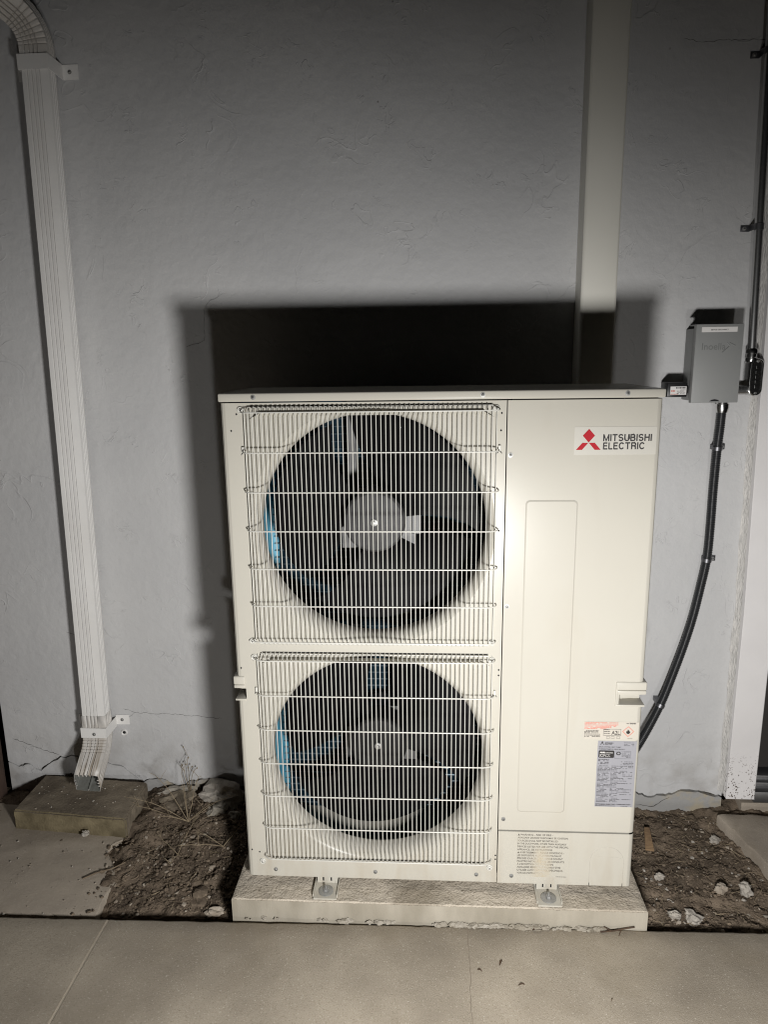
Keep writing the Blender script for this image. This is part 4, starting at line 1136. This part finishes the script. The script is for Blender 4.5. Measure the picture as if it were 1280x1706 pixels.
b.add([(1.503, .53, -.056), (1.503, .49, -.056), (1.597, .49, -.056), (1.597, .60, -.056)], [(0, 1, 2, 3)])
b.build('board', M_casing, dc, smooth=30)
b = B(); n = 120; vs = []; r = random.Random(8)
for i in range(n+1):
    z = -.05+2.0*i/n; l = lean(z); w_ = .005+.007*mnoise.noise(Vector((z*9, 2, 0)))+.004*mnoise.noise(Vector((z*40, 5, 0)))
    vs += [(1.500+l-w_-.006, WY-.0005, z), (1.499+l-w_*.4, WY-.006+.004*mnoise.noise(Vector((z*50, 1, 0))), z), (1.5045+l, .505, z)]
b.add(vs, [(3*i+j, 3*i+j+1, 3*i+j+4, 3*i+j+3) for i in range(n) for j in range(2)]); b.build('caulk_bead', M_caulk, dc, smooth=60, fix=False)
dr = empty('dark_door', (2.0, .58, -.03), 'dark door with metal sill in the opening beyond the white casing', 'door')
B().box((1.597, .575, .012), (2.45, .615, 2.1), bev=.003).build('door_leaf', M_doordark, dr)
b = B(); b.box((1.598, .50, -.075), (2.45, .62, -.035), bev=.003); b.box((1.598, .53, -.035), (2.45, .62, -.018), bev=.002); b.box((1.598, .55, -.018), (2.45, .62, -.004), bev=.002)
b.build('sill', material('dull_aluminium_sill', (.28, .28, .28), .4, .9), dr, smooth=30)
B().box((1.56, .50, -.2), (2.5, .75, -.0755)).build('footing', M_slabold, dr)
B().box((1.505, .62, -.2), (2.6, .73, WTOP)).build('reveal', M_doordark, dr)
ps = B(); ps.box((-1.115, .415, -.12), (-1.022, .52, 3.0), bev=.004); 
ps = ps.build('wooden_post', M_wood, smooth=30); tag(ps, 'weathered brown wooden post at the left end of the wall', 'post')

# ================================================================ dry weeds, chips and leaves
def weed(name, base, stems, label, seed, heads=False):
    r = random.Random(seed); b = B()
    for (dx, dy, h, ln) in stems:
        P0 = Vector(base); pts = []
        for i in range(8):
            t = i/7; pts.append(P0+Vector((dx*t, dy*t, h*math.sin(t*1.5)*1.0))+Vector((r.uniform(-1, 1), r.uniform(-1, 1), r.uniform(-.5, 1)))*.004*t)
        b.tube(pts, .001, 5, rad=[.0013*(1-.55*i/7) for i in range(8)])
        for q in range(r.randrange(1, 4)):
            i = r.randrange(3, 7); p = pts[i]; e = p+Vector((r.uniform(-.03, .03), r.uniform(-.02, .02), r.uniform(.01, .04)))
            b.tube([p, (p+e)/2+Vector((0, 0, .003)), e], .0006, 4)
            if heads:
                bm = rock_geo((.005, .005, .007), seed+q, 1, .3); b.bm(bm, 0, Matrix.Translation(e))
    return tag(b.build(name, M_straw, smooth=60, fix=False), label, 'weed')
weed('dry_weed', (-.30, .36, -.10), [(-.20, -.02, .10, 1), (-.13, .03, .16, 1), (.03, .07, .13, 1), (-.05, .1, .15, 1), (.12, .03, .07, 1), (-.02, .02, .12, 1), (-.24, .02, .05, 1), (.17, .02, .09, 1), (-.09, -.05, .05, 1)],
     'sprawling dry straw weed beside the mossy paver', 31)
weed('dry_weed', (-.335, .49, -.09), [(.0, .0, .15, 1), (-.025, -.01, .13, 1), (.02, .01, .10, 1)], 'thin dry seed stalks standing against the cracked wall base', 32, True)
weed('dry_weed', (-.15, .25, -.105), [(.09, .04, .07, 1), (-.1, .03, .03, 1), (.06, .08, .05, 1), (-.12, -.06, .04, 1)], 'low dry weed in the unit shadow left of the pad', 33)
weed('dry_weed', (-.28, .20, -.10), [(.0, -.08, .02, 1), (.02, .13, .04, 1), (-.1, .06, .03, 1)], 'flattened dry grass stems in the middle of the left bed', 34)

def chip(name, loc, sx, sy, sz, rz, tilt, m, label, cat):
    b = B(); b.box((-sx/2, -sy/2, -sz/2), (sx/2, sy/2, sz/2), bev=min(sx, sy, sz)*.2)
    b.v = [(x*(1+.25*math.sin(y*90)), y, z+.002*math.sin(y*70)) for x, y, z in b.v]
    o = b.build(name, m, smooth=40, loc=loc); o.rotation_euler = (tilt, 0, rz); return tag(o, label, cat)
chip('wood_chip', (1.210, .355, -.116), .022, .095, .007, -.18, .15, M_chip, 'tan wood chip lying on the dirt right of the unit', 'wood chip')
def leafbit(loc, ln, wd, rz, m, label, cat='leaf', name='dead_leaf'):
    b = B(); n = 6; vs = []; ln *= .75; wd *= .75
    for i in range(n+1):
        t = i/n; w_ = wd*math.sin(math.pi*(.08+.84*t)); z = .003*math.sin(math.pi*t)
        vs += [((t-.5)*ln, -w_/2, z+.0025), ((t-.5)*ln, 0, z), ((t-.5)*ln, w_/2, z+.002)]
    b.add(vs, [(3*i+j, 3*i+j+1, 3*i+j+4, 3*i+j+3) for i in range(n) for j in range(2)])
    b.add([(x, y, z-.0008) for x, y, z in vs], [(3*i+j, 3*i+j+3, 3*i+j+4, 3*i+j+1) for i in range(n) for j in range(2)])
    o = b.build(name, m, smooth=60, loc=loc, fix=False); o.rotation_euler = (0, 0, rz); return tag(o, label, cat)
leafbit((.683, -.187, ZW+.001), .026, .006, 1.1, M_leaf, 'narrow dark leaf on the walkway below the right foot')
leafbit((.727, -.249, ZW+.001), .02, .004, .2, M_leaf, 'small dark leaf on the walkway nearest the camera')
leafbit((.629, -.212, ZW+.001), .015, .005, -.4, M_leaf, 'tiny brown leaf beside the walkway crack')
leafbit((.933, -.283, ZW+.001), .016, .002, 1.0, M_straw, 'pale straw bit on the walkway at lower right', 'straw', 'straw_bit')
leafbit((.790, -.078, ZW+.002), .034, .014, .1, M_leaf, 'dark curled leaf at the pad foot below the right mounting foot')
tw = B(); tw.tube([(.955, -.078, ZW+.003), (.99, -.075, ZW+.005), (1.03, -.070, ZW+.011), (1.045, -.069, ZW+.013)], .002, 6); tw.tube([(.985, -.076, ZW+.004), (.965, -.07, ZW+.012)], .0012, 5); tw.tube([(1.01, -.073, ZW+.008), (1.0, -.088, ZW+.001)], .001, 5)
tag(tw.build('twig', M_leaf, smooth=60), 'dark forked twig at the foot of the pad near its right corner', 'twig')
tw = B(); tw.tube([(-.53, .085, -.101), (-.50, .11, -.100), (-.46, .13, -.1), (-.43, .16, -.1)], .002, 6)
tag(tw.build('twig', M_twig, smooth=60), 'brown twig lying across the left slab edge', 'twig')
